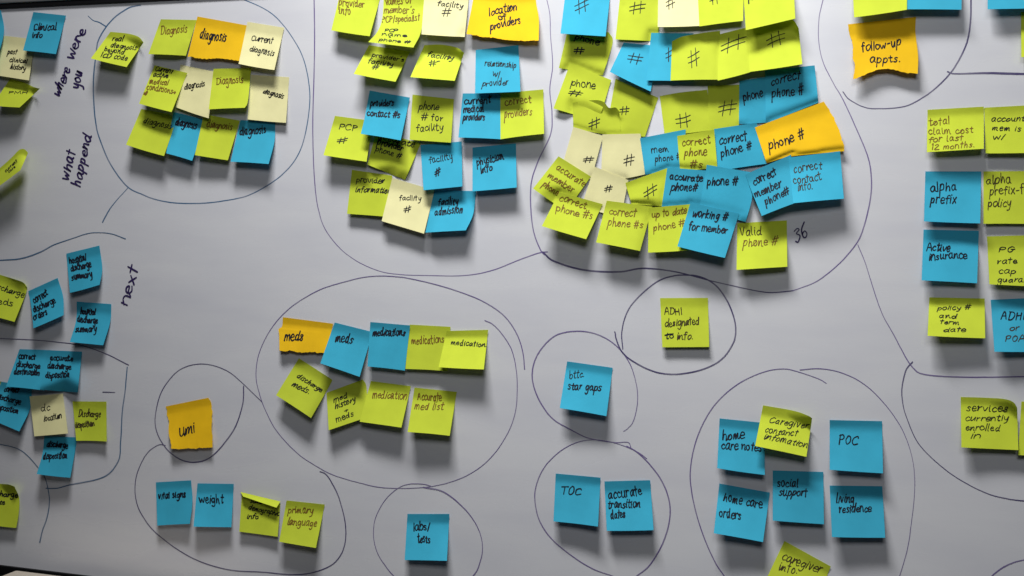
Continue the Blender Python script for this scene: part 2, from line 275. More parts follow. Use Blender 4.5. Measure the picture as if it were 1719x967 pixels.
    {'col': 'B', 'c': [(798.7, 83.9), (870.4, 75.7), (873.7, 153.8), (797.5, 156.8)], 'label': 'blue note reading relationship with provider', 'texts': [('relationship', 813.4, 111.7, 866.2, 114.1, 6.0, 'p'), ('w/', 826.5, 129.0, 839.7, 130.3, 6.5, 'p'), ('provider', 809.2, 144.4, 853.8, 143.9, 6.5, 'p')], 'h': 17, 'p': 1.5, 'group': 'sticky notes inside the providers outline'},
    {'col': 'G', 'c': [(572.7, -18.6), (641.2, -13.6), (620.6, 60.8), (556.1, 50.9)], 'label': 'lime note reading provider info in brown ink at the top edge', 'texts': [('provider', 568.5, 8.7, 611.9, 11.2, 7.9, 'b'), ('info', 568.5, 22.8, 588.3, 23.6, 7.9, 'b')], 'h': 21, 'p': 1.5, 'group': 'sticky notes inside the providers outline'},
    {'col': 'G', 'c': [(644.6, -17.4), (713.1, -14.9), (693.8, 79.9), (618.1, 70.7)], 'label': "long lime note reading names of member's specialist, curled at its foot", 'texts': [('Names of', 644.1, 8.7, 691.3, 5.5, 8.4, 'b'), ("member's", 644.1, 23.6, 695.0, 21.1, 7.9, 'b'), ('PCP/specialist', 641.7, 38.5, 704.9, 34.2, 6.7, 'b'), ('PCP', 645.4, 53.3, 667.7, 54.1, 3.5, 's'), ('name', 640.4, 59.1, 683.8, 61.5, 3.5, 's'), ('+', 652.8, 64.0, 655.8, 64.0, 2.5, 's'), ('phone #', 635.5, 68.5, 687.6, 72.5, 3.2, 's')], 'h': 30, 'p': 1.6, 'group': 'sticky notes inside the providers outline', 'right': [(712.4, 7.4), (706.7, 53.3)], 'left': [(642.2, 27.3), (634.2, 52.1)]},
    {'col': 'C', 'c': [(713.1, -17.4), (788.1, -14.9), (780.1, 62.0), (707.4, 57.6)], 'label': 'cream note reading facility number at the top edge', 'texts': [('facility', 734.0, 8.7, 776.9, 13.6, 5.5, 'p'), ('#', 742.2, 27.8, 756.3, 26.8, 7.9, 'p')], 'h': 18, 'p': 1.5, 'group': 'sticky notes inside the providers outline'},
    {'col': 'O', 'c': [(798.0, -19.9), (898.5, -17.4), (904.2, 68.2), (783.1, 57.1)], 'label': 'large torn orange note reading location of providers', 'texts': [('location', 820.8, 26.1, 868.7, 15.4, 8.4, 'm'), ('of', 837.2, 34.2, 850.1, 31.0, 6.9, 'm'), ('providers', 823.3, 50.9, 874.9, 40.2, 8.4, 'm')], 'h': 14, 'p': 1.5, 'group': 'sticky notes inside the providers outline', 'right': [(900.2, 5.0), (904.7, 32.3)], 'bottom': [(815.4, 62.5), (840.2, 65.0), (874.9, 69.5)], 'torn': 'b'},
    {'col': 'G', 'c': [(953.5, 47.6), (1021.8, 54.2), (1011.8, 126.6), (938.1, 114.2)], 'label': 'lime note reading phone number, its top under a blue note', 'texts': [('phone', 964.2, 65.4, 1004.7, 76.6, 6.7, 'm'), ('#', 963.8, 90.9, 980.9, 89.9, 7.1, 'm')], 'h': 5, 'p': 1.5, 'group': 'sticky notes about phone numbers in the crowded outline', 'right': [(1028.5, 71.4)]},
    {'col': 'G', 'c': [(957.1, 106.6), (1026.1, 134.4), (1004.7, 204.6), (929.0, 182.0)], 'label': 'lime note reading phone number, second down at the left', 'texts': [('phone', 958.3, 142.7, 998.7, 149.9, 8.1, 'p'), ('#', 954.7, 159.9, 974.9, 162.3, 7.1, 'p')], 'h': 6, 'p': 1.5, 'group': 'sticky notes about phone numbers in the crowded outline'},
    {'col': 'G', 'c': [(1033.2, 132.0), (1105.1, 164.2), (1082.7, 229.6), (1016.6, 226.0)], 'label': 'lime note with a number sign, right of the rolled corner note', 'texts': [('#', 1040.8, 193.2, 1057.0, 190.8, 7.6, 'p')], 'h': 3, 'p': 1.5, 'group': 'sticky notes about phone numbers in the crowded outline'},
    {'col': 'G', 'c': [(961.4, 172.5), (1039.7, 187.9), (1042.3, 230.3), (962.3, 215.3)], 'label': 'lime note with a number sign and a rolled upper right corner', 'texts': [('#', 988.0, 215.3, 1009.4, 209.4, 11.4, 'p')], 'h': 3, 'p': 1.5, 'group': 'sticky notes about phone numbers in the crowded outline', 'top': [(978.5, 169.4), (1002.3, 168.0), (1014.2, 171.8), (1022.5, 181.3), (1033.7, 180.3)], 'roll': 'r'},
    {'col': 'C', 'c': [(962.6, 213.1), (1012.5, 228.1), (992.3, 301.1), (938.8, 295.2)], 'label': 'cream note with a number sign, left of a cream pair', 'texts': [('#', 978.0, 274.2, 998.2, 271.4, 6.7, 'p')], 'h': 2, 'p': 1.5, 'group': 'sticky notes about phone numbers in the crowded outline'},
    {'col': 'C', 'c': [(1011.3, 225.7), (1075.1, 224.3), (1082.7, 292.8), (1009.0, 307.1)], 'label': 'cream note with a number sign, right of a cream pair', 'texts': [('#', 1047.5, 278.0, 1066.1, 274.2, 10.9, 'p')], 'h': 2, 'p': 1.5, 'group': 'sticky notes about phone numbers in the crowded outline'},
    {'col': 'G', 'c': [(937.6, 262.3), (991.8, 296.4), (950.7, 354.6), (894.8, 316.6)], 'label': 'steeply tilted lime note reading accurate member phone', 'texts': [('accurate', 932.8, 283.7, 980.4, 313.5, 7.6, 'b'), ('member', 918.5, 298.0, 961.4, 323.7, 7.1, 'b'), ('phone', 909.0, 312.3, 935.2, 328.5, 7.1, 'b')], 'h': 11, 'p': 1.5, 'group': 'sticky notes about phone numbers in the crowded outline'},
    {'col': 'C', 'c': [(998.2, 279.7), (1054.6, 302.3), (1042.3, 366.5), (975.6, 347.5)], 'label': 'cream note with a small number sign, between two lime notes', 'texts': [('#', 1014.9, 322.5, 1027.5, 320.9, 6.2, 'p')], 'h': 2, 'p': 1.5, 'group': 'sticky notes about phone numbers in the crowded outline'},
    {'col': 'G', 'c': [(1107.5, 161.4), (1187.4, 150.6), (1194.7, 218.4), (1116.1, 228.6)], 'label': 'lime note with a large number sign, left of a joined pair', 'texts': [('#', 1139.0, 213.8, 1161.3, 206.6, 16.7, 'p')], 'h': 3, 'p': 1.5, 'group': 'sticky notes about phone numbers in the crowded outline', 'top': [(1140.3, 155.5)]},
    {'col': 'G', 'c': [(1188.0, 143.9), (1241.2, 142.0), (1240.4, 213.8), (1190.1, 219.2)], 'label': 'lime note with a number sign, right of a joined pair', 'texts': [('#', 1207.6, 195.8, 1237.2, 189.6, 12.9, 'p')], 'h': 3, 'p': 1.5, 'group': 'sticky notes about phone numbers in the crowded outline'},
    {'col': 'B', 'c': [(1241.2, 135.8), (1288.3, 128.6), (1288.3, 205.8), (1240.4, 208.4)], 'label': 'narrow blue note reading phone, between a lime note and a blue note', 'texts': [('phone', 1247.9, 170.0, 1281.5, 163.5, 9.1, 'm')], 'h': 3, 'p': 1.5, 'group': 'sticky notes about phone numbers in the crowded outline'},
    {'col': 'B', 'c': [(1284.2, 118.3), (1367.6, 109.7), (1373.8, 172.1), (1285.6, 207.1)], 'label': 'blue note reading correct phone number, in shadow above the orange note', 'texts': [('correct', 1293.7, 143.1, 1343.4, 133.1, 9.7, 'm'), ('phone #', 1295.8, 165.4, 1348.8, 156.0, 10.2, 'm')], 'h': 5, 'p': 1.5, 'group': 'sticky notes about phone numbers in the crowded outline'},
    {'col': 'B', 'c': [(1074.4, 232.1), (1151.2, 217.1), (1145.8, 283.3), (1083.2, 293.3)], 'label': 'blue note reading mem phone, left of a lime note', 'texts': [('mem', 1094.1, 258.3, 1123.2, 254.7, 6.9, 'p'), ('phone #', 1099.4, 272.6, 1143.4, 265.4, 6.7, 'p')], 'h': 3, 'p': 1.5, 'group': 'sticky notes about phone numbers in the crowded outline'},
    {'col': 'B', 'c': [(1198.4, 216.7), (1269.9, 205.9), (1288.1, 274.7), (1204.3, 287.4)], 'label': 'blue note reading correct phone number, left of the orange note', 'texts': [('correct', 1207.5, 244.3, 1254.5, 234.9, 9.7, 'm'), ('phone #', 1210.2, 263.2, 1262.6, 248.9, 9.1, 'm')], 'h': 4, 'p': 1.5, 'group': 'sticky notes about phone numbers in the crowded outline'},
    {'col': 'G', 'c': [(1136.8, 228.2), (1198.9, 217.5), (1204.3, 282.0), (1141.7, 287.4)], 'label': 'lime note reading correct phone numbers, between two blue notes', 'texts': [('correct', 1144.3, 244.3, 1192.7, 239.0, 8.6, 'b'), ('phone', 1148.4, 263.2, 1186.0, 259.7, 8.6, 'b'), ('#s', 1157.8, 282.0, 1179.3, 280.6, 8.1, 'b')], 'h': 4, 'p': 1.5, 'group': 'sticky notes about phone numbers in the crowded outline'},
    {'col': 'O', 'c': [(1267.2, 214.0), (1383.0, 170.4), (1417.2, 253.8), (1286.8, 273.9)], 'label': 'torn orange note reading phone number', 'texts': [('phone #', 1291.4, 251.6, 1351.3, 230.1, 10.2, 'm')], 'h': 8, 'p': 1.5, 'group': 'sticky notes about phone numbers in the crowded outline', 'right': [(1394.3, 187.9), (1403.7, 208.1), (1415.0, 240.3)], 'bottom': [(1328.5, 262.6)], 'torn': 'r'},
    {'col': 'G', 'c': [(1049.9, 307.1), (1120.3, 282.1), (1113.6, 346.3), (1060.1, 342.7)], 'label': 'lime note with a number sign, tilted left of a blue note', 'texts': [('#', 1080.3, 333.7, 1108.9, 322.5, 10.5, 'p')], 'h': 5, 'p': 1.5, 'group': 'sticky notes about phone numbers in the crowded outline'},
    {'col': 'B', 'c': [(1120.2, 281.2), (1187.4, 286.5), (1177.9, 351.9), (1110.8, 347.0)], 'label': 'blue note reading accurate phone number, at the left of three blue notes', 'texts': [('accurate', 1123.7, 300.8, 1180.1, 303.5, 7.5, 'm'), ('phone#', 1125.5, 319.6, 1170.4, 318.8, 8.1, 'm')], 'h': 4, 'p': 1.5, 'group': 'sticky notes about phone numbers in the crowded outline'},
    {'col': 'B', 'c': [(1186.5, 276.6), (1259.1, 288.7), (1251.9, 372.6), (1173.9, 353.7)], 'label': 'blue note reading phone number, in the middle of the blue notes', 'texts': [('phone #', 1186.5, 311.5, 1238.4, 308.9, 8.9, 'm')], 'h': 3, 'p': 1.5, 'group': 'sticky notes about phone numbers in the crowded outline', 'right': [(1262.9, 329.0)]},
    {'col': 'B', 'c': [(1251.1, 292.7), (1327.9, 259.7), (1332.5, 341.6), (1278.7, 362.6)], 'label': 'tilted blue note reading correct member phone number', 'texts': [('correct', 1265.3, 310.7, 1304.8, 292.7, 9.1, 'm'), ('member', 1268.8, 332.2, 1312.3, 312.3, 8.6, 'm'), ('phone#', 1284.9, 343.8, 1325.8, 324.2, 8.1, 'm')], 'h': 18, 'p': 1.5, 'group': 'sticky notes about phone numbers in the crowded outline', 'left': [(1260.7, 318.3)]},
    {'col': 'B', 'c': [(1323.6, 264.5), (1410.4, 253.8), (1416.6, 333.6), (1331.7, 341.1)], 'label': 'blue note reading correct contact info, under the orange note', 'texts': [('correct', 1332.5, 292.7, 1379.5, 283.3, 9.1, 'k'), ('contact', 1331.7, 308.9, 1379.5, 301.3, 8.6, 'k'), ('info.', 1339.2, 320.1, 1364.7, 316.9, 8.1, 'k')], 'h': 18, 'p': 1.5, 'group': 'sticky notes about phone numbers in the crowded outline'},
    {'col': 'G', 'c': [(938.8, 322.5), (1011.8, 342.7), (984.0, 401.5), (909.5, 379.6)], 'label': 'lime note reading correct phone numbers, leftmost of the lowest row', 'texts': [('correct', 937.6, 338.0, 982.8, 349.4, 7.9, 'b'), ('phone #s', 932.8, 353.5, 993.5, 367.7, 7.6, 'b')], 'h': 22, 'p': 1.5, 'group': 'sticky notes about phone numbers in the crowded outline'},
    {'col': 'G', 'c': [(1018.5, 336.8), (1095.1, 347.0), (1074.4, 421.3), (1000.6, 407.0)], 'label': 'lime note reading correct phone numbers, second in the lowest row', 'texts': [('correct', 1022.0, 358.2, 1067.2, 364.2, 8.1, 'b'), ('phone #s', 1019.7, 378.4, 1079.1, 383.2, 8.1, 'b')], 'h': 23, 'p': 1.5, 'group': 'sticky notes about phone numbers in the crowded outline'},
    {'col': 'G', 'c': [(1088.7, 348.7), (1160.0, 342.7), (1158.8, 420.1), (1087.9, 424.1)], 'label': 'lime note reading up to date phone numbers', 'texts': [('up to date', 1094.1, 364.2, 1152.9, 358.2, 7.6, 'b'), ('phone #s', 1097.0, 388.4, 1156.5, 378.0, 7.1, 'b')], 'h': 16, 'p': 1.5, 'group': 'sticky notes about phone numbers in the crowded outline'},
    {'col': 'B', 'c': [(1159.1, 339.8), (1240.8, 358.6), (1216.9, 433.0), (1137.1, 413.7)], 'label': 'blue note reading working number for member, tilted in the lowest row', 'texts': [('working #', 1161.3, 364.0, 1220.9, 370.7, 8.6, 'm'), ('for member', 1155.1, 384.9, 1220.9, 393.5, 8.1, 'm')], 'h': 23, 'p': 1.5, 'group': 'sticky notes about phone numbers in the crowded outline'},
    {'col': 'G', 'c': [(1237.6, 374.7), (1320.9, 369.9), (1321.7, 447.8), (1236.3, 453.2)], 'label': 'lime note reading valid phone number, at the right of the lowest row', 'texts': [('Valid', 1242.5, 394.9, 1278.7, 392.2, 9.1, 'k'), ('phone #', 1247.3, 414.2, 1304.3, 408.8, 9.1, 'b')], 'h': 18, 'p': 1.5, 'group': 'sticky notes about phone numbers in the crowded outline'},
    {'col': 'G', 'c': [(1042.7, -22.6), (1106.5, -20.2), (1105.1, 69.9), (1033.2, 66.1)], 'label': 'lime note with a number sign at the top edge, left of a cream note', 'texts': [('#', 1058.9, 22.6, 1084.4, 19.5, 12.8, 'p')], 'h': 6, 'p': 1.5, 'group': 'sticky notes about phone numbers in the crowded outline'},
    {'col': 'B', 'c': [(1047.0, 71.4), (1107.0, 77.3), (1092.2, 153.5), (1023.7, 120.6)], 'label': 'tilted blue note with a number sign, left of another blue note', 'texts': [('#', 1054.6, 105.9, 1077.2, 105.9, 11.4, 'p')], 'h': 13, 'p': 1.5, 'group': 'sticky notes about phone numbers in the crowded outline'},
    {'col': 'B', 'c': [(1093.2, 55.2), (1164.1, 55.9), (1164.6, 136.1), (1085.1, 135.1)], 'label': 'blue note with a number sign, partly under lime notes', 'texts': [('#', 1119.4, 102.3, 1135.5, 96.4, 13.8, 'p')], 'h': 12, 'p': 1.5, 'group': 'sticky notes about phone numbers in the crowded outline'},
    {'col': 'G', 'c': [(1128.2, 69.4), (1208.7, 51.6), (1207.6, 133.7), (1125.6, 135.3)], 'label': 'lime note with a number sign, leftmost of three joined lime notes', 'texts': [('#', 1157.0, 111.6, 1177.5, 107.0, 15.6, 'p')], 'h': 17, 'p': 1.3, 'group': 'sticky notes about phone numbers in the crowded outline', 'top': [(1145.7, 61.3), (1180.7, 55.1)], 'roll': 'l'},
    {'col': 'G', 'c': [(1207.6, 57.6), (1258.7, 44.6), (1262.7, 120.2), (1204.9, 135.3)], 'label': 'lime note with a number sign, middle one of three joined lime notes', 'texts': [('#', 1215.1, 90.9, 1254.7, 78.5, 12.9, 'p')], 'h': 18, 'p': 1.5, 'group': 'sticky notes about phone numbers in the crowded outline'},
    {'col': 'G', 'c': [(1255.5, 46.3), (1340.7, 47.1), (1346.9, 107.6), (1258.7, 120.5)], 'label': 'lime note with a number sign, rightmost of three joined lime notes', 'texts': [('#', 1291.5, 83.9, 1323.8, 70.5, 12.4, 'p')], 'h': 20, 'p': 1.5, 'group': 'sticky notes about phone numbers in the crowded outline', 'top': [(1285.6, 37.1), (1315.2, 31.7), (1331.3, 33.4)]},
    {'col': 'C', 'c': [(1105.1, -22.6), (1173.1, -22.6), (1174.1, 43.5), (1104.1, 45.2)], 'label': 'cream note with a number sign at the top edge', 'texts': [('#', 1118.4, 14.8, 1136.7, 10.0, 10.9, 'p')], 'h': 14, 'p': 1.5, 'group': 'sticky notes about phone numbers in the crowded outline'},
    {'col': 'G', 'c': [(1170.5, -25.6), (1248.5, -28.2), (1247.4, 35.0), (1174.0, 44.4)], 'label': 'lime note with a number sign at the top edge, right of a cream note', 'texts': [('#', 1192.8, 7.5, 1211.6, 4.0, 12.4, 'p')], 'h': 15, 'p': 1.5, 'group': 'sticky notes about phone numbers in the crowded outline'},
    {'col': 'G', 'c': [(1246.6, -30.9), (1331.8, -33.6), (1335.1, 31.2), (1252.0, 50.6)], 'label': 'lime note reading phone at the top edge', 'texts': [('phone', 1256.0, 1.3, 1285.6, -2.2, 9.1, 'm')], 'h': 22, 'p': 1.5, 'group': 'sticky notes about phone numbers in the crowded outline'},
    {'col': 'B', 'c': [(951.2, -27.4), (1026.1, -22.6), (1016.6, 61.1), (940.9, 56.4)], 'label': 'blue note with a number sign at the top edge', 'texts': [('#', 968.5, 21.9, 991.6, 16.7, 13.3, 'p')], 'h': 20, 'p': 1.5, 'group': 'sticky notes about phone numbers in the crowded outline'},
    {'col': 'O', 'c': [(1423.4, 40.8), (1537.7, 28.2), (1540.7, 123.8), (1432.1, 132.9)], 'label': 'torn orange note reading follow-up appts', 'texts': [('follow-up', 1446.4, 85.1, 1514.6, 76.4, 8.7, 'm'), ('appts.', 1459.9, 104.7, 1511.6, 102.5, 8.7, 'm')], 'h': 15, 'p': 1.5, 'group': 'sticky notes in the upper right follow up circle', 'right': [(1537.0, 54.3), (1541.3, 93.4)], 'bottom': [(1455.6, 124.9), (1488.1, 115.5), (1520.7, 122.1)], 'left': [(1425.6, 55.4), (1430.8, 71.7), (1429.9, 95.6), (1433.8, 108.6)], 'torn': 'bl'},
    {'col': 'B', 'c': [(1522.4, -56.5), (1615.2, -56.5), (1614.1, 16.3), (1522.9, 15.6)], 'label': 'blue note cut by the top edge, above the orange appts note', 'texts': [], 'h': 20, 'p': 1.5, 'group': 'sticky notes in the upper right follow up circle'},
    {'col': 'G', 'c': [(1429.5, -52.1), (1522.9, -58.6), (1522.4, 16.3), (1433.8, 29.3)], 'label': 'lime note cut by the top edge, above the orange appts note', 'texts': [], 'h': 19, 'p': 1.5, 'group': 'sticky notes in the upper right follow up circle'},
    {'col': 'G', 'c': [(1714.0, 20.0), (1795.0, 18.0), (1797.0, 92.0), (1714.5, 96.0)], 'label': 'lime note sliver cut by the right edge, beneath a blue note', 'texts': [], 'h': 14, 'p': 1.5, 'group': 'sticky notes in the upper right follow up circle'},
    {'col': 'B', 'c': [(1657.5, -56.5), (1748.8, -56.5), (1748.8, 14.1), (1658.0, 15.6)], 'label': 'blue note in the upper right corner of the photo', 'texts': [], 'h': 20, 'p': 1.5, 'group': 'sticky notes in the upper right follow up circle'},
    {'col': 'G', 'c': [(1652.2, 180.7), (1742.5, 175.9), (1743.7, 256.1), (1654.6, 257.5)], 'label': 'lime note reading account mem is with, cut by the right edge', 'texts': [('account', 1663.6, 202.8, 1720.0, 202.1, 5.5, 's'), ('mem is', 1664.1, 219.9, 1714.0, 219.5, 5.7, 's'), ('w/', 1666.4, 234.7, 1686.7, 234.2, 6.2, 's')], 'h': 13, 'p': 1.5, 'group': 'sticky notes about insurance along the right edge'},
    {'col': 'G', 'c': [(1557.1, 184.3), (1651.7, 179.0), (1651.5, 249.7), (1555.9, 255.6)], 'label': 'lime note reading total claim cost for last 12 months', 'texts': [('total', 1559.4, 209.9, 1596.3, 208.0, 7.1, 'b'), ('claim cost', 1558.3, 227.5, 1634.3, 221.1, 7.6, 'b'), ('for last', 1559.0, 239.4, 1616.5, 235.4, 6.7, 'b'), ('12 months.', 1563.0, 250.8, 1636.7, 247.3, 5.9, 'b')], 'h': 17, 'p': 1.5, 'group': 'sticky notes about insurance along the right edge'},
    {'col': 'G', 'c': [(1651.0, 287.7), (1746.1, 287.0), (1745.4, 376.4), (1651.0, 375.7)], 'label': 'olive lime note reading alpha prefix policy', 'texts': [('alpha', 1655.7, 310.8, 1698.5, 307.9, 9.0, 'k'), ('prefix-for', 1660.5, 326.5, 1734.2, 324.1, 8.6, 'k'), ('policy', 1658.1, 347.9, 1697.4, 346.4, 9.0, 'k')], 'h': 8, 'p': 1.5, 'group': 'sticky notes about insurance along the right edge'},
    {'col': 'B', 'c': [(1553.5, 287.7), (1647.4, 287.7), (1645.5, 375.0), (1551.1, 371.6)], 'label': 'blue note reading alpha prefix', 'texts': [('alpha', 1562.3, 322.7, 1607.0, 317.9, 10.0, 'm'), ('prefix', 1561.3, 340.5, 1605.8, 339.3, 9.0, 'm')], 'h': 15, 'p': 1.5, 'group': 'sticky notes about insurance along the right edge'},
    {'col': 'B', 'c': [(1550.4, 385.4), (1643.3, 387.4), (1640.3, 475.5), (1547.2, 470.6)], 'label': 'blue note reading Active insurance', 'texts': [('Active', 1555.9, 422.1, 1594.4, 420.2, 8.4, 'm'), ('insurance', 1559.1, 436.5, 1624.1, 435.1, 8.4, 'm')], 'h': 15, 'p': 1.5, 'group': 'sticky notes about insurance along the right edge'},
    {'col': 'G', 'c': [(1656.9, 396.8), (1750.8, 394.3), (1752.0, 481.7), (1660.9, 477.3)], 'label': 'lime note reading PG rate cap guarantee', 'texts': [('PG', 1675.8, 422.9, 1702.4, 423.4, 5.2, 's'), ('rate', 1673.1, 442.5, 1708.6, 442.0, 6.0, 's'), ('cap', 1675.1, 458.4, 1706.1, 458.1, 6.0, 's'), ('guarantee', 1673.8, 473.0, 1750.8, 474.3, 5.5, 's')], 'h': 14, 'p': 1.5, 'group': 'sticky notes about insurance along the right edge'},
    {'col': 'G', 'c': [(1560.1, 499.1), (1653.0, 501.1), (1653.9, 567.9), (1557.1, 563.7)], 'label': 'lime note reading policy number and term date', 'texts': [('policy #', 1573.2, 519.7, 1630.4, 519.0, 4.7, 's'), ('and', 1575.2, 533.9, 1606.8, 533.9, 4.5, 's'), ('term', 1577.0, 544.3, 1610.5, 545.1, 4.5, 's'), ('date', 1583.2, 556.7, 1621.7, 556.7, 4.7, 's')], 'h': 22, 'p': 1.3, 'group': 'sticky notes about insurance along the right edge'},
    {'col': 'B', 'c': [(1663.1, 503.3), (1755.7, 499.1), (1758.2, 591.0), (1669.3, 590.5)], 'label': 'blue note reading ADHI or POA', 'texts': [('ADHI', 1678.8, 536.9, 1721.0, 535.9, 8.2, 'm'), ('or', 1694.9, 553.7, 1711.1, 553.2, 6.5, 'k'), ('POA', 1686.7, 571.6, 1721.0, 571.6, 7.0, 'k')], 'h': 17, 'p': 1.5, 'group': 'sticky notes about insurance along the right edge'},
    {'col': 'G', 'c': [(1714.8, 674.0), (1811.2, 675.9), (1809.3, 767.0), (1709.1, 764.0)], 'label': 'lime note cut by the right edge beside services currently enrolled', 'texts': [], 'h': 12, 'p': 1.5, 'group': 'sticky notes about insurance along the right edge'},
    {'col': 'G', 'c': [(1612.7, 666.4), (1707.6, 684.3), (1709.5, 755.6), (1613.9, 751.1)], 'label': 'lime note reading services currently enrolled in', 'texts': [('services', 1621.5, 690.3, 1691.7, 690.3, 7.2, 's'), ('currently', 1619.6, 706.3, 1693.6, 707.0, 6.5, 's'), ('enrolled', 1619.6, 722.2, 1678.4, 723.4, 6.5, 's'), ('in', 1628.3, 735.5, 1646.1, 735.5, 6.8, 's')], 'h': 16, 'p': 1.5, 'group': 'sticky notes about insurance along the right edge', 'top': [(1651.8, 667.6), (1686.0, 669.8), (1701.2, 675.2)]},
    {'col': 'O', 'c': [(474.9, 532.4), (559.4, 543.4), (547.3, 592.1), (469.1, 588.3)], 'label': 'torn orange note reading meds', 'texts': [('meds', 476.9, 572.4, 508.2, 573.0, 10.4, 'm')], 'h': 10, 'p': 1.5, 'group': 'sticky notes inside the medications circle', 'left': [(473.4, 547.8), (467.6, 552.7), (468.5, 562.3)], 'torn': 'b'},
    {'col': 'B', 'c': [(561.8, 541.4), (625.5, 557.3), (603.7, 632.6), (537.7, 610.0)], 'label': 'tilted blue note reading meds right of the orange note', 'texts': [('meds', 562.6, 575.9, 590.7, 577.6, 10.4, 'm')], 'h': 20, 'p': 1.5, 'group': 'sticky notes inside the medications circle'},
    {'col': 'G', 'c': [(687.7, 544.9), (756.3, 548.6), (751.4, 623.1), (680.5, 619.3)], 'label': 'lime note reading medications in brown ink, right of the blue medications note', 'texts': [('medications', 691.2, 576.4, 745.6, 574.7, 8.7, 'b')], 'h': 11, 'p': 1.5, 'group': 'sticky notes inside the medications circle'},
    {'col': 'B', 'c': [(621.7, 540.5), (688.3, 546.3), (679.6, 622.2), (616.8, 615.2)], 'label': 'blue note reading medications', 'texts': [('medications', 625.5, 565.2, 679.6, 564.3, 8.4, 'm')], 'h': 12, 'p': 1.5, 'group': 'sticky notes inside the medications circle'},
    {'col': 'G', 'c': [(750.0, 555.6), (819.5, 553.6), (812.2, 620.2), (736.1, 616.4)], 'label': 'lime note reading medications in small black writing, end of its row', 'texts': [('medications', 756.6, 578.8, 819.5, 581.7, 5.2, 's')], 'h': 22, 'p': 1.5, 'group': 'sticky notes inside the medications circle'},
    {'col': 'G', 'c': [(501.8, 601.3), (555.7, 636.1), (522.1, 701.8), (463.3, 663.6)], 'label': 'steeply tilted lime note reading discharge meds, inside the medications circle', 'texts': [('discharge', 497.2, 633.2, 539.5, 657.8, 5.5, 's'), ('meds.', 489.4, 647.1, 518.3, 661.6, 5.8, 's')], 'h': 19, 'p': 1.5, 'group': 'sticky notes inside the medications circle', 'right': [(555.1, 643.9)]},
    {'col': 'G', 'c': [(548.1, 659.3), (608.9, 637.0), (616.8, 700.4), (551.6, 722.4)], 'label': 'lime note reading med history and meds, tilted up to the right', 'texts': [('med', 560.3, 675.8, 583.5, 667.9, 5.5, 's'), ('history', 562.6, 686.8, 597.4, 673.7, 5.5, 's'), ('+', 578.3, 691.7, 584.0, 689.7, 4.1, 's'), ('meds', 564.6, 709.1, 594.5, 698.3, 5.8, 's')], 'h': 16, 'p': 1.5, 'group': 'sticky notes inside the medications circle', 'right': [(615.3, 650.6)]},
    {'col': 'G', 'c': [(622.6, 639.6), (689.7, 648.3), (673.8, 717.8), (603.7, 707.9)], 'label': 'lime note reading medication in brown ink in the lower row', 'texts': [('medication', 624.6, 667.9, 682.5, 671.4, 8.4, 'b')], 'h': 20, 'p': 1.5, 'group': 'sticky notes inside the medications circle'},
    {'col': 'G', 'c': [(695.8, 650.6), (766.8, 657.8), (754.9, 731.6), (684.2, 725.3)], 'label': 'lime note reading Accurate med list', 'texts': [('Accurate', 700.7, 671.4, 741.3, 672.9, 8.1, 'b'), ('med list', 694.9, 686.8, 744.2, 687.3, 8.1, 'b')], 'h': 24, 'p': 1.5, 'group': 'sticky notes inside the medications circle'},
    {'col': 'O', 'c': [(278.1, 682.3), (349.5, 667.7), (356.9, 750.9), (286.9, 753.3)], 'label': 'torn orange note reading umi in its own circle', 'texts': [('umi', 301.1, 732.0, 328.9, 727.2, 12.5, 'm')], 'h': 11, 'p': 1.5, 'group': 'sticky notes in the lower circles', 'right': [(354.6, 677.9), (355.6, 700.9), (355.2, 717.8), (357.6, 734.7)], 'left': [(280.2, 694.1), (282.9, 707.6), (282.9, 727.9), (285.2, 741.4)], 'torn': 'blr'},
    {'col': 'B', 'c': [(261.6, 809.7), (320.7, 806.3), (318.7, 879.4), (263.9, 882.4)], 'label': 'blue note reading vital signs', 'texts': [('vital signs', 265.6, 837.8, 313.0, 835.4, 7.4, 'm')], 'h': 14, 'p': 1.5, 'group': 'sticky notes in the lower circles', 'right': [(323.1, 842.8)]},
    {'col': 'B', 'c': [(331.6, 811.4), (392.4, 812.4), (388.4, 885.1), (324.8, 884.1)], 'label': 'blue note reading weight', 'texts': [('weight', 334.9, 844.5, 375.5, 843.5, 9.1, 'm')], 'h': 16, 'p': 1.5, 'group': 'sticky notes in the lower circles'},
    {'col': 'G', 'c': [(405.9, 830.0), (470.8, 846.2), (466.1, 901.0), (401.5, 892.5)], 'label': 'lime note reading demographic info with its top edge folded forward', 'texts': [('some', 419.5, 843.5, 439.7, 846.9, 4.7, 's'), ('demographic', 416.8, 854.7, 468.5, 865.8, 5.4, 's'), ('info', 413.4, 870.6, 433.0, 872.6, 5.4, 's')], 'h': 10, 'p': 1.5, 'group': 'sticky notes in the lower circles', 'flap': [(403.6, 825.9), (470.8, 841.8), (464.1, 852.3), (408.0, 833.4)]},
    {'col': 'G', 'c': [(481.0, 840.1), (545.2, 846.9), (530.3, 919.9), (468.5, 909.4)], 'label': 'lime note reading primary language', 'texts': [('primary', 483.0, 861.4, 525.9, 863.1, 7.8, 'b'), ('language', 482.0, 881.0, 531.0, 883.4, 7.8, 'b')], 'h': 20, 'p': 1.5, 'group': 'sticky notes in the lower circles'},
    {'col': 'B', 'c': [(684.0, 862.8), (754.4, 862.8), (750.3, 941.5), (679.3, 940.1)], 'label': 'blue note reading labs and tests', 'texts': [('labs/', 694.0, 891.8, 722.1, 890.4, 8.8, 'm'), ('tests', 701.4, 912.0, 722.1, 911.1, 8.8, 'm')], 'h': 20, 'p': 1.5, 'group': 'sticky notes in the lower circles'},
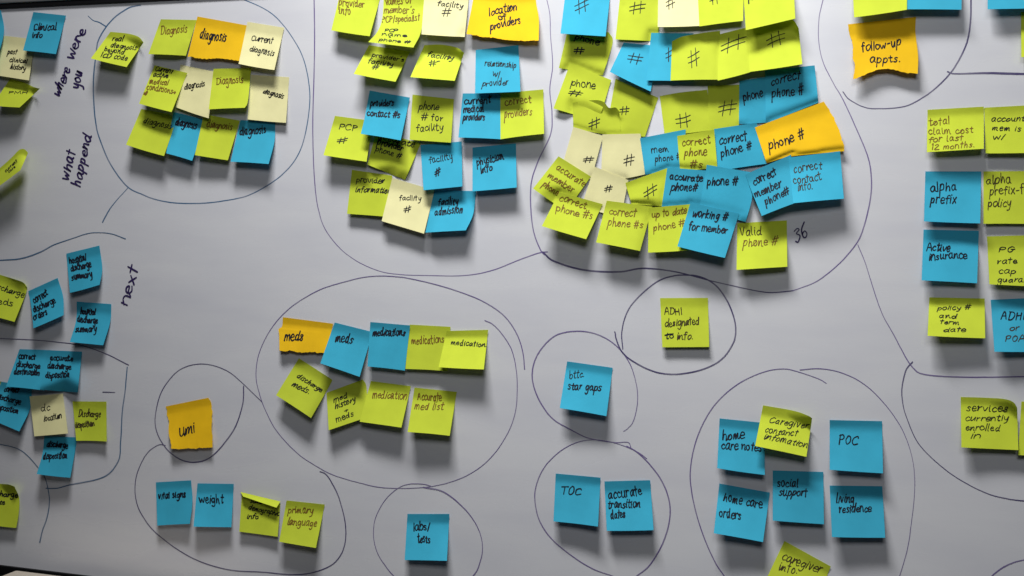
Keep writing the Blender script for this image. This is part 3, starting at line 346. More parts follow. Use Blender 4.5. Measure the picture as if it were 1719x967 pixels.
    {'col': 'B', 'c': [(952.1, 606.6), (1028.7, 617.4), (1018.0, 698.6), (939.7, 685.1)], 'label': 'blue note reading star gaps', 'texts': [('bttc.', 955.8, 633.5, 980.8, 633.5, 8.1, 'p'), ('star gaps', 953.1, 652.9, 1009.1, 658.3, 8.6, 'm')], 'h': 20, 'p': 1.5, 'group': 'sticky notes in the lower circles'},
    {'col': 'G', 'c': [(1108.1, 500.4), (1188.5, 500.1), (1190.6, 582.4), (1111.8, 583.0)], 'label': 'lime note reading ADHI designated info', 'texts': [('ADHI', 1115.3, 528.6, 1146.2, 527.8, 7.3, 'k'), ('designated', 1116.1, 548.5, 1174.5, 545.3, 8.1, 'k'), ('to', 1117.2, 569.0, 1130.1, 569.0, 7.0, 'm'), ('~', 1116.7, 566.3, 1130.6, 565.7, 7.0, 'm'), ('info.', 1136.0, 570.0, 1163.7, 569.5, 8.1, 'k')], 'h': 8, 'p': 1.5, 'group': 'sticky notes in the lower circles'},
    {'col': 'B', 'c': [(932.9, 794.9), (1008.2, 801.8), (1003.9, 884.0), (929.1, 875.3)], 'label': 'blue note reading TOC', 'texts': [('TOC', 941.3, 829.9, 975.0, 829.9, 8.4, 'm')], 'h': 18, 'p': 1.5, 'group': 'sticky notes in the lower circles'},
    {'col': 'B', 'c': [(1014.6, 808.1), (1091.5, 806.1), (1097.2, 889.9), (1018.5, 891.2)], 'label': 'blue note reading accurate transition dates', 'texts': [('accurate', 1021.3, 838.0, 1078.0, 829.1, 9.7, 'm'), ('transition', 1020.5, 853.4, 1073.6, 851.3, 8.7, 'm'), ('dates', 1025.1, 870.7, 1049.9, 870.0, 9.2, 'm')], 'h': 17, 'p': 1.5, 'group': 'sticky notes in the lower circles'},
    {'col': 'B', 'c': [(1208.0, 702.4), (1283.5, 710.0), (1283.9, 797.3), (1203.9, 785.9)], 'label': 'blue note reading home care notes, partly under a lime note', 'texts': [('home', 1212.6, 737.3, 1249.4, 735.8, 9.9, 'm'), ('care notes', 1210.7, 753.3, 1279.0, 757.1, 9.1, 'm')], 'h': 18, 'p': 1.5, 'group': 'sticky notes in the lower circles'},
    {'col': 'G', 'c': [(1280.9, 680.4), (1363.2, 702.4), (1353.7, 766.9), (1267.6, 748.7)], 'label': 'lime note reading caregiver contact information', 'texts': [('Caregiver', 1290.4, 708.1, 1356.8, 720.6, 6.8, 's'), ('contanct', 1282.8, 724.4, 1337.8, 733.5, 6.4, 's'), ('infomation', 1280.9, 736.6, 1354.1, 752.5, 6.8, 's')], 'h': 25, 'p': 1.5, 'group': 'sticky notes in the lower circles', 'top': [(1332.1, 689.5), (1356.8, 697.9)], 'right': [(1361.7, 713.8)]},
    {'col': 'B', 'c': [(1392.8, 705.1), (1480.8, 707.0), (1482.3, 794.6), (1392.8, 788.6)], 'label': 'blue note reading POC', 'texts': [('POC', 1407.2, 746.4, 1440.2, 746.4, 9.5, 'm')], 'h': 18, 'p': 1.5, 'group': 'sticky notes in the lower circles'},
    {'col': 'B', 'c': [(1297.2, 789.7), (1382.2, 792.3), (1383.3, 880.0), (1297.2, 873.9)], 'label': 'blue note reading social support', 'texts': [('social', 1304.8, 817.0, 1339.7, 816.2, 8.7, 'm'), ('support', 1307.4, 832.2, 1354.9, 832.2, 8.7, 'm')], 'h': 15, 'p': 1.5, 'group': 'sticky notes in the lower circles'},
    {'col': 'B', 'c': [(1207.7, 811.7), (1292.3, 826.9), (1280.9, 910.0), (1198.2, 895.2)], 'label': 'blue note reading home care orders', 'texts': [('home care', 1213.7, 842.8, 1279.0, 853.4, 9.5, 'm'), ('orders', 1206.9, 867.8, 1244.1, 870.1, 9.5, 'm')], 'h': 22, 'p': 1.5, 'group': 'sticky notes in the lower circles'},
    {'col': 'B', 'c': [(1392.8, 815.1), (1481.2, 816.2), (1486.1, 902.7), (1396.6, 901.6)], 'label': 'blue note reading living residence', 'texts': [('living', 1403.4, 843.6, 1433.8, 844.7, 9.5, 'm'), ('residence', 1408.0, 861.0, 1463.0, 861.0, 8.7, 'm')], 'h': 19, 'p': 1.5, 'group': 'sticky notes in the lower circles'},
    {'col': 'G', 'c': [(1316.9, 908.1), (1394.7, 950.9), (1366.2, 1021.1), (1280.9, 983.2)], 'label': 'tilted lime note reading caregiver info, cut by the bottom edge', 'texts': [('caregiver', 1311.2, 939.5, 1377.6, 961.2, 9.9, 'k'), ('info.', 1306.3, 956.6, 1338.6, 963.4, 9.5, 'k')], 'h': 20, 'p': 1.5, 'group': 'sticky notes in the lower circles'},
]
DRAWN_LINES = [
    {'label': 'blue circle around the diagnosis notes', 'w': 1.9, 'col': 'u', 'pts': [(236, 9), (225, 11), (215, 14), (195, 27), (178, 44.5), (165, 67), (161, 87), (156.5, 130), (157, 169), (161, 210), (167, 233), (185, 275), (213, 313), (239, 327), (260, 335), (291, 341), (332, 342), (372, 338), (420, 327), (473, 294), (505, 250), (519, 181), (517, 133), (505, 89), (477, 44), (449, 18), (408, -1), (390, -6)]},
    {'label': 'short line joining the diagnosis circle at its upper left', 'w': 2, 'col': 'u', 'pts': [(148, 27), (156, 34), (167, 38), (178, 44.5)]},
    {'label': 'short line below the diagnosis circle', 'w': 2, 'col': 'u', 'pts': [(215, 315), (191, 342), (180, 358), (172, 373.5)]},
    {'label': 'purple outline around the provider notes', 'w': 1.9, 'col': 'v', 'pts': [(527, -6), (528, 81), (525, 222), (529, 314), (537, 360), (548, 388), (570, 416.5), (601, 440), (639, 456), (673, 461), (714, 463), (777, 463), (824, 455), (871, 437), (905, 425), (919, 423)]},
    {'label': 'purple line between provider and phone notes', 'w': 1.8, 'col': 'v', 'pts': [(917, -5), (923, 25), (924, 60), (927.5, 110), (923, 150), (926.5, 190), (924, 225), (904, 269), (892, 307), (891, 352), (896, 390), (907, 419), (914, 428)]},
    {'label': 'thick dark line below the phone notes', 'w': 3, 'col': 'k', 'pts': [(911, 423), (931, 439), (978, 453), (1037, 457), (1080, 451), (1135, 457), (1194, 472), (1253, 485), (1292, 491), (1331, 488)]},
    {'label': 'line around the right side of the phone notes', 'w': 2, 'col': 'v', 'pts': [(1331, 488), (1371, 472), (1410, 441), (1438, 407.5), (1450, 378), (1460, 335), (1462, 300), (1456, 262), (1434, 208), (1414, 165), (1399, 139), (1382, 104), (1375, 72), (1375, 33), (1382, 0), (1386, -10)]},
    {'label': 'curve under the follow up note', 'w': 2.3, 'col': 'k', 'pts': [(1415, 154), (1425, 166), (1447, 178), (1469, 182), (1516, 178.5), (1549, 163), (1577, 141), (1599, 117), (1616, 87), (1625, 63), (1629, 33), (1630, -6)]},
    {'label': 'thick straight line at the upper right', 'w': 3.2, 'col': 'k', 'pts': [(1591, 120.5), (1605, 124), (1664, 123), (1719, 124), (1780, 124)]},
    {'label': 'line left of the insurance notes', 'w': 1.8, 'col': 'v', 'pts': [(1440, 411), (1453, 443), (1465, 482), (1480, 525), (1500, 561), (1519, 598), (1532, 617), (1545.5, 626.6), (1576, 631), (1633, 633), (1719, 632), (1780, 631)]},
    {'label': 'curve around the services note', 'w': 2, 'col': 'k', 'pts': [(1532, 607.6), (1521, 622), (1515, 650), (1516, 675), (1523, 702), (1545.5, 748), (1595, 793.6), (1652, 826), (1690, 837), (1719, 841), (1770, 846)]},
    {'label': 'curve in the lower right corner', 'w': 2, 'col': 'v', 'pts': [(1655, 985), (1665, 967), (1690, 949), (1719, 940), (1760, 935)]},
    {'label': 'left arc around the home care notes', 'w': 1.7, 'col': 'v', 'pts': [(1387, 643.6), (1374, 636), (1340, 624.7), (1313, 620), (1279, 626.5), (1237, 647), (1199, 681.6), (1173, 729), (1159.5, 782), (1161, 827.6), (1176.6, 888), (1199, 941), (1216, 967), (1230, 985)]},
    {'label': 'right arc around the home care notes', 'w': 1.9, 'col': 'v', 'pts': [(1343, 621), (1378, 619), (1415.6, 626.6), (1453.5, 647), (1491, 685), (1518, 729), (1533, 778), (1535, 828), (1529, 884.5), (1522, 926), (1510, 967), (1502, 985)]},
    {'label': 'circle around the star gaps note', 'w': 1.9, 'col': 'v', 'pts': [(1047, 724), (1054, 719), (1063, 706.7), (1069.6, 674), (1067, 642), (1055, 607), (1030.6, 577.6), (1001, 561.4), (969, 556.6), (934, 563), (907, 588), (894, 618), (895, 647.5), (907, 677), (928, 704), (958, 722), (982, 734), (1002.6, 739), (1033, 743), (1053.7, 742.5), (1059, 750.6)]},
    {'label': 'circle around the single lime note', 'w': 2, 'col': 'k', 'pts': [(1032, 557), (1034.6, 571), (1044, 591), (1063, 607), (1095, 623), (1127.4, 628.7), (1170, 623), (1208, 606), (1229.6, 577.6), (1234.5, 550.7), (1227, 521), (1213, 494), (1197, 476), (1175, 465), (1155, 462), (1131, 462.5), (1103.6, 472), (1072, 498), (1052.5, 525), (1044, 557), (1045.5, 586)]},
    {'label': 'left arc around the transition notes', 'w': 1.9, 'col': 'v', 'pts': [(1085.7, 770), (1069, 758), (1043.5, 747), (1013, 740), (987, 739), (962, 745.5), (936, 761), (913, 786), (900, 817), (899, 848), (908, 878), (928.5, 906.5), (962, 934.6), (995, 955), (1023, 965), (1040, 972)]},
    {'label': 'right arc around the transition notes', 'w': 1.9, 'col': 'v', 'pts': [(1052, 749), (1069, 759), (1089.5, 779), (1107, 802), (1119, 827), (1124.5, 853), (1121.4, 883.5), (1110, 917), (1089.5, 950), (1069, 967), (1050, 980)]},
    {'label': 'circle around the medication notes', 'w': 1.8, 'col': 'v', 'pts': [(880.7, 620), (878, 592.5), (868, 561), (846, 529.6), (808.5, 504.5), (761, 485.7), (714, 472.5), (667, 464), (620, 464), (573, 474.7), (532, 489), (488, 517), (456.5, 551.6), (436, 592.5), (430.5, 630), (436, 660), (447, 690), (465, 723), (497, 758), (528, 780), (560, 797), (600, 809), (640, 818), (689, 819), (730, 815), (772, 803.5), (807.7, 783), (835, 755), (854.6, 722), (865, 690), (868, 655), (866.5, 621), (858.7, 586), (843, 561), (827, 544), (814, 538)]},
    {'label': 'circle around the orange umi note', 'w': 1.8, 'col': 'k', 'pts': [(440, 675), (409, 645), (385, 625), (355, 613), (325, 612), (300, 622), (282, 640), (268, 665), (260, 701), (264, 728), (281, 755), (304.5, 772), (328, 776), (352, 768.5), (375.5, 745), (396, 714), (407.6, 677), (409, 648)]},
    {'label': 'outline around the vital signs row', 'w': 1.8, 'col': 'k', 'pts': [(277.5, 747.5), (264, 747.5), (243.7, 765), (228.5, 799), (226.8, 832.7), (237, 863), (264, 897), (321.4, 936), (382, 956), (440, 960.5), (490, 965), (524, 962), (558, 947.6), (576.7, 920.6), (580, 883), (570, 839.5), (558, 812), (547, 796), (537, 791.5)]},
    {'label': 'left arc around the labs note', 'w': 1.8, 'col': 'v', 'pts': [(723.5, 816), (711, 813), (689, 812.6), (669.7, 818.7), (647.6, 838), (631, 868), (627, 898.7), (634, 929), (647.6, 951), (661, 967), (680, 982)]},
    {'label': 'right arc around the labs note', 'w': 1.8, 'col': 'v', 'pts': [(711, 818), (744, 825.6), (774.6, 849), (796.6, 876.6), (807.7, 904), (809, 929), (802, 954), (794, 967), (782, 982)]},
    {'label': 'wavy line above the hospital discharge notes', 'w': 1.8, 'col': 'u', 'pts': [(-40, 438), (0, 436.7), (37, 433.4), (65, 423.7), (91, 410.6), (121.6, 399.8), (152, 391), (184.6, 392), (210.7, 401)]},
    {'label': 'line below the hospital discharge notes', 'w': 2, 'col': 'k', 'pts': [(-30, 568), (0, 568.5), (54, 570.7), (108.6, 575.7), (139, 581), (169.4, 591), (191, 600), (216, 612.7)]},
    {'label': 'line right of the discharge disposition notes', 'w': 1.8, 'col': 'u', 'pts': [(213.4, 616), (209.7, 657), (204.7, 694), (202, 743.7), (198.5, 773.5), (173.7, 800.7), (116, 814), (96.7, 819.6), (77, 819.6)]},
    {'label': 'small dash beside the discharge notes', 'w': 1.5, 'col': 'k', 'pts': [(172.4, 658), (193, 658.6)]},
    {'label': 'curve below the discharge notes at the left edge', 'w': 1.8, 'col': 'u', 'pts': [(-20, 744), (0, 746), (30, 753.6), (49.6, 768.5), (64.5, 786), (73.5, 798), (80, 818.7), (83, 842), (79, 869), (71.5, 890), (66.7, 910.5)]},
]
BOARD_WORDS = [
    ('where', 98.2, 163.3, 119.5, 117.3, 9.6, 'purple handwriting reading where', 2.6),
    ('were', 124.2, 102.1, 145.1, 51.0, 10.0, 'purple handwriting reading were', 2.6),
    ('you', 132.9, 149.9, 139.0, 120.5, 9.6, 'purple handwriting reading you', 2.6),
    ('what', 114.7, 305.1, 128.6, 254.1, 10.0, 'purple handwriting reading what', 2.6),
    ('happend', 134.2, 314.9, 153.8, 229.1, 9.1, 'purple handwriting reading happened', 2.6),
    ('next', 211.6, 512.7, 232.0, 449.7, 10.9, 'purple handwriting reading next', 2.6),
    ('36', 1334.4, 408.3, 1359.4, 401.0, 14.0, 'dark handwritten number 36', 2.2),
]

# ------------------------------------------------------------------ handwriting: single stroke letters
# x runs along the line, y = 0 on the baseline, 1 at the height of a small x
ALT = {
'a': (.9, [[(.7,.95),(.35,1),(.08,.5),(.28,.0),(.6,.3),(.72,.98)],[(.72,.98),(.7,.2),(.86,.03)]]),
'e': (.8, [[(.08,.5),(.72,.55),(.6,.96),(.3,.98),(.08,.5),(.3,.0),(.78,.14)]]),
'n': (.9, [[(.06,.8),(.14,1),(.1,.02),(.3,.75),(.56,1),(.68,.6),(.7,.1),(.88,.02)]]),
'm': (1.2, [[(.06,.9),(.1,.02),(.26,.8),(.44,.95),(.52,.05),(.7,.8),(.9,.95),(1.0,.1),(1.16,.02)]]),
'r': (.66, [[(.06,.85),(.14,1),(.12,.02),(.26,.7),(.6,1.0)]]),
't': (.62, [[(.32,1.7),(.3,.0)],[(.0,1.05),(.62,1.1)]]),
'i': (.34, [[(.16,1),(.14,.0)],[(.22,1.42),(.25,1.5)]]),
'l': (.3, [[(.18,1.85),(.14,.0)]]),
'd': (.95, [[(.66,.9),(.3,.95),(.08,.4),(.35,.02),(.68,.5),(.84,1.85)],[(.84,1.85),(.72,.02)]]),
'o': (.85, [[(.6,.95),(.2,.95),(.08,.4),(.4,.0),(.76,.4),(.56,1.0)]]),
'u': (.9, [[(.1,1),(.12,.3),(.36,.02),(.66,.6),(.74,1),(.72,.05)]]),
'h': (.85, [[(.2,1.85),(.08,.0),(.3,.75),(.56,.98),(.66,.6),(.68,.0)]]),
'p': (.88, [[(.16,1),(.02,-.9)],[(.1,.35),(.36,.98),(.74,.85),(.6,.2),(.12,.12)]]),
'C': (1.0, [[(.9,1.3),(.75,1.7),(.2,1.4),(.08,.6),(.35,.02),(.95,.2)]]),
'P': (1.0, [[(.2,1.7),(.1,-.1)],[(.02,1.1),(.35,1.75),(.9,1.6),(.75,.85),(.14,.7)]]),
'O': (1.05, [[(.3,1.6),(.06,.9),(.35,.05),(.85,.5),(.88,1.35),(.5,1.75),(.25,1.5)]]),
}
LET = {
'a': (.95, [[(.74,.82),(.45,1),(.1,.58),(.24,.03),(.58,.22),(.76,.95),(.74,.25),(.95,.02)]]),
'b': (.85, [[(.12,1.85),(.1,.1)],[(.1,.55),(.45,.98),(.8,.55),(.48,.0),(.1,.16)]]),
'c': (.78, [[(.72,.8),(.45,1),(.1,.52),(.34,.0),(.78,.18)]]),
'd': (.95, [[(.72,.75),(.4,.98),(.08,.5),(.32,.0),(.7,.35)],[(.8,1.85),(.74,.25),(.92,.0)]]),
'e': (.8, [[(.12,.5),(.68,.62),(.5,.99),(.18,.82),(.1,.36),(.4,.0),(.8,.2)]]),
'f': (.68, [[(.76,1.6),(.52,1.82),(.34,1.4),(.28,-.1)],[(.04,.95),(.66,.98)]]),
'g': (.9, [[(.72,.82),(.4,1),(.1,.55),(.34,.06),(.72,.5)],[(.78,.98),(.74,-.45),(.4,-.85),(.08,-.6)]]),
'h': (.85, [[(.14,1.85),(.1,.0)],[(.11,.5),(.42,1),(.68,.75),(.72,.0)]]),
'i': (.4, [[(.18,1),(.17,.18),(.34,.02)],[(.2,1.38),(.24,1.46)]]),
'j': (.4, [[(.25,1),(.2,-.6),(-.05,-.8)],[(.26,1.38),(.3,1.46)]]),
'k': (.8, [[(.12,1.85),(.1,0)],[(.65,.98),(.13,.45),(.72,.0)]]),
'l': (.38, [[(.2,1.85),(.15,.2),(.32,.02)]]),
'm': (1.2, [[(.1,1),(.08,0)],[(.09,.55),(.34,1),(.54,.75),(.55,.0)],[(.55,.55),(.82,1),(1.04,.75),(1.06,.0)]]),
'n': (.85, [[(.1,1),(.08,0)],[(.09,.5),(.42,1),(.7,.75),(.73,.0)]]),
'o': (.85, [[(.5,.98),(.14,.72),(.14,.2),(.46,.0),(.78,.4),(.66,.9),(.4,.98)]]),
'p': (.88, [[(.14,1),(.06,-.85)],[(.12,.6),(.46,1),(.8,.6),(.5,.04),(.1,.18)]]),
'q': (.9, [[(.72,.82),(.4,1),(.1,.55),(.34,.06),(.72,.5)],[(.78,.98),(.74,-.85)]]),
'r': (.68, [[(.12,1),(.1,0)],[(.11,.5),(.34,.94),(.66,.9)]]),
's': (.72, [[(.64,.86),(.36,1),(.16,.74),(.58,.34),(.4,.02),(.08,.12)]]),
't': (.66, [[(.34,1.6),(.28,.22),(.5,.0),(.64,.12)],[(.02,1),(.64,1.03)]]),
'u': (.92, [[(.12,1),(.13,.28),(.4,.02),(.7,.4)],[(.76,1),(.74,.2),(.9,.02)]]),
'v': (.82, [[(.08,1),(.4,.0),(.78,1)]]),
'w': (1.15, [[(.06,1),(.3,.02),(.58,.75),(.8,.02),(1.1,1.02)]]),
'x': (.8, [[(.1,1),(.72,.0)],[(.7,1),(.08,.0)]]),
'y': (.85, [[(.12,1),(.24,.36),(.56,.3),(.76,1)],[(.78,1),(.6,-.5),(.18,-.82)]]),
'z': (.8, [[(.1,1),(.7,1),(.1,.0),(.75,.0)]]),
'A': (1.1, [[(.06,0),(.5,1.75),(.98,.0)],[(.2,.62),(.85,.66)]]),
'C': (1.05, [[(.95,1.5),(.6,1.75),(.12,1.0),(.3,.1),(.7,.0),(1.0,.35)]]),
'D': (1.1, [[(.16,1.72),(.12,.0)],[(.02,1.7),(.7,1.6),(1.02,.85),(.65,.08),(.06,.0)]]),
'H': (1.1, [[(.14,1.75),(.1,.0)],[(.92,1.75),(.9,.0)],[(.1,.85),(.92,.92)]]),
'I': (.45, [[(.22,1.75),(.2,.0)]]),
'N': (1.1, [[(.1,.0),(.14,1.7)],[(.14,1.7),(.88,.02)],[(.88,.02),(.95,1.75)]]),
'M': (1.3, [[(.1,0),(.18,1.7)],[(.18,1.7),(.6,.4)],[(.6,.4),(1.05,1.7)],[(1.05,1.7),(1.15,0)]]),
'O': (1.1, [[(.6,1.72),(.14,1.2),(.16,.3),(.55,.0),(1.0,.6),(.9,1.45),(.5,1.72)]]),
'P': (1.0, [[(.16,1.72),(.12,.0)],[(.05,1.6),(.6,1.72),(.92,1.25),(.6,.85),(.14,.8)]]),
'G': (1.15, [[(.9,1.5),(.55,1.75),(.12,1.0),(.3,.1),(.7,.05),(.9,.75)],[(.55,.78),(1.15,.85)]]),
'T': (1.05, [[(.02,1.68),(1.05,1.74)],[(.52,1.7),(.5,.0)]]),
'V': (.95, [[(.08,1.75),(.42,.0),(.9,1.78)]]),
'#': (1.15, [[(.45,1.55),(.22,-.1)],[(.88,1.6),(.68,-.12)],[(.05,.98),(1.15,1.12)],[(.0,.45),(1.05,.56)]]),
'/': (.6, [[(.55,1.8),(.08,-.2)]]),
'.': (.35, [[(.14,.06),(.2,.0)]]),
"'": (.3, [[(.2,1.8),(.14,1.4)]]),
'-': (.7, [[(.08,.6),(.62,.66)]]),
'~': (1.2, [[(.0,.62),(.5,.7),(1.2,.75)]]),
'+': (.8, [[(.4,1.0),(.38,.1)],[(.02,.55),(.75,.58)]]),
'>': (.9, [[(.0,.5),(.85,.55)],[(.55,.95),(.85,.55),(.5,.1)]]),
'*': (1.2, [[(.6,.0),(.1,.8),(.35,1.1),(.6,.75),(.9,1.15),(1.1,.75),(.6,.0)],[(.6,.3),(.3,.8)],[(.6,.3),(.85,.85)],[(.6,.2),(.6,.6)]]),
'1': (.5, [[(.1,1.4),(.3,1.75),(.26,.0)]]),
'2': (.85, [[(.1,1.4),(.45,1.75),(.7,1.3),(.08,.0),(.85,.06)]]),
'3': (.9, [[(.12,1.55),(.5,1.75),(.72,1.4),(.35,1.0),(.78,.6),(.45,.02),(.08,.2)]]),
'6': (.9, [[(.72,1.85),(.2,1.0),(.2,.2),(.5,.0),(.75,.4),(.5,.78),(.18,.45)]]),
' ': (.55, []),
}
PEN_W = {'m': 2.0, 'p': 1.4, 's': 1.5, 'b': 1.5, 'k': 1.55}
SLANT = {'m': .10, 'p': .06, 's': .26, 'b': .10, 'k': .08}
def strokes(text, x0, y0, x1, y1, xh, slant, rng):
    """pen strokes of a written word, as lists of pixel points"""
    total = sum(LET[c][0] for c in text) + 0.12 * max(0, len(text) - 1)
    L = math.hypot(x1 - x0, y1 - y0)
    ux, uy = (x1 - x0) / L, (y1 - y0) / L
    vx, vy = uy, -ux
    sx = L / total
    out = []; pen = 0.0; tail = None
    drift = rng.uniform(.05, .22); dph = rng.uniform(0, 6.28)
    slant = slant + rng.uniform(-.10, .12)
    joined = rng.uniform(.12, .38) if slant < .2 else rng.uniform(0, .15)
    for ch in text:
        w, st = ALT[ch] if ch in ALT and rng.random() < .5 else LET[ch]
        jit = .03 if ch in 'eascg' else .055
        asc = rng.uniform(.58, .85); wide = rng.uniform(.86, 1.16)
        ys = xh * rng.uniform(.84, 1.14); dy = rng.uniform(-.09, .09) * xh
        rot = rng.uniform(-.06, .06); sl = slant + rng.uniform(-.10, .10)
        for s in st:
            q = np.array(s, float)
            q[:, 0] = w / 2 + (q[:, 0] - w / 2) * wide
            if len(q) > 2:
                q = q + np.array([[rng.uniform(-jit, jit), rng.uniform(-jit, jit)] for _ in q])
            q = catmull(q, 4)
            if ch != '#':
                q[:, 1] = np.where(q[:, 1] > 1, 1 + (q[:, 1] - 1) * asc, np.where(q[:, 1] < 0, q[:, 1] * .85, q[:, 1]))
            a = (pen + q[:, 0]) * sx + q[:, 1] * xh * sl
            b = q[:, 1] * ys + dy + rot * (q[:, 0] - w / 2) * xh + drift * xh * np.sin(dph + 2.2 * a / L)
            P = np.stack([x0 + a * ux + b * vx, y0 + a * uy + b * vy], -1)
            if s is st[0] and tail is not None and ch in 'aeimnorsuvwxyp' and rng.random() < joined:
                mid = (tail + P[0]) / 2 - np.array([vx, vy]) * xh * .14
                out.append(catmull([tail, mid, P[0]], 4))
            out.append(P)
        tail = None
        if st and ch in 'aceilmnrtuhkdx' :
            tail = out[-1][-1] if ch not in 'it' else out[-len(st)][-1]
        pen += w + 0.12
    return out
def ribbon(P, w, rng=None, vary=0.16):
    """left and right borders of a pen line of width w (photo pixels)"""
    P = np.asarray(P, float)
    d = np.gradient(P, axis=0)
    n = np.stack([-d[:, 1], d[:, 0]], -1)
    n /= np.maximum(np.linalg.norm(n, axis=1, keepdims=True), 1e-6)
    k = np.ones(len(P)) * w / 2
    if rng is not None:
        ph = rng.uniform(0, 6.28)
        k = k * (1 + vary * np.sin(np.linspace(0, 1, len(P)) * rng.uniform(2, 7) + ph))
    t0 = P[0] - d[0] / max(np.linalg.norm(d[0]), 1e-6) * w * .45
    t1 = P[-1] + d[-1] / max(np.linalg.norm(d[-1]), 1e-6) * w * .45
    P = np.vstack([t0, P, t1]); n = np.vstack([n[0], n, n[-1]])
    k = np.concatenate([[k[0] * .45], k, [k[-1] * .45]])
    return P + n * k[:, None], P - n * k[:, None]

# ------------------------------------------------------------------ the whiteboard
x_left, x_right = -1.35, 1.25
z_top = at((0, 15.6), 0)[2]; z_bot = at((0, 948), 0)[2]
board = empty('whiteboard', (0, 0, z_bot))
board['label'] = 'large white magnetic board with black edging, covered in sticky notes and drawn circles'
board['category'] = 'whiteboard'
link_mesh('panel', *box(x_left, x_right, 0.0, 0.012, z_bot, z_top), BOARD, board)
bevelled(link_mesh('edge_trim', *box(x_left, x_right, -0.004, 0.014, z_top + .0002, z_top + .0085), BLACK, board), .001)
bevelled(link_mesh('edge_trim', *box(x_left, x_right, -0.004, 0.014, z_bot - .0155, z_bot - .0002), BLACK, board), .001)
bevelled(link_mesh('top_rail', *box(x_left, x_right, -0.006, 0.016, z_top + .0088, z_top + .0150), ALU, board), .0015)
wall = link_mesh('wall', *box(-4.0, 4.0, 0.03, 0.15, -1.6, 1.6), WALL)
wall['kind'] = 'structure'
bx = empty('storage_box', at((28, 959), 30))
bx['label'] = 'beige plastic box with a rounded corner just below the lower left board edge'
bx['category'] = 'box'
_c = at((27, 957.5), 40)
bevelled(link_mesh('box_body', *box(_c[0], _c[0] + .42, -.16, -.04, _c[2] - .25, _c[2] - .012), BEIGE, bx), .012, 4)
bevelled(link_mesh('box_lid', *box(_c[0] - .003, _c[0] + .423, -.163, -.037, _c[2] - .0118, _c[2]), BEIGE, bx), .005, 4)

rngL = random.Random(5)
for li, ln in enumerate(DRAWN_LINES):
    P = catmull(ln['pts'], 10)
    # a drawn line is never perfectly smooth
    wob = np.cumsum(np.array([[rngL.gauss(0, .07), rngL.gauss(0, .07)] for _ in P]), 0)
    wob -= np.linspace(0, 1, len(P))[:, None] * wob[-1]
    a, b = ribbon(P + np.clip(wob, -.8, .8), ln['w'] * rngL.uniform(.78, .98), rngL, .26)
    hh = .12 + .012 * li
    V = np.vstack([at(a, np.full(len(a), hh)), at(b, np.full(len(b), hh))]); n = len(a)
    o = link_mesh('drawn_line', V, [(i, i + 1, n + i + 1, n + i) for i in range(n - 1)], LINE_INK[ln['col']], board)
    o['label'] = ln['label']
for wi, (st, x0, y0, x1, y1, xh, lab, wd) in enumerate(BOARD_WORDS):
    V = []; F = []
    for k, s in enumerate(strokes(st, x0, y0, x1, y1, xh, .12, rngL)):
        a, b = ribbon(s, wd, rngL)
        hh = .55 + .01 * (k % 9)
        o0 = len(V); n = len(a)
        V += list(at(a, np.full(n, hh))) + list(at(b, np.full(n, hh)))
        F += [(o0 + i, o0 + i + 1, o0 + n + i + 1, o0 + n + i) for i in range(n - 1)]
    o = link_mesh('handwriting', V, F, WORD_INK, board)
    o['label'] = lab

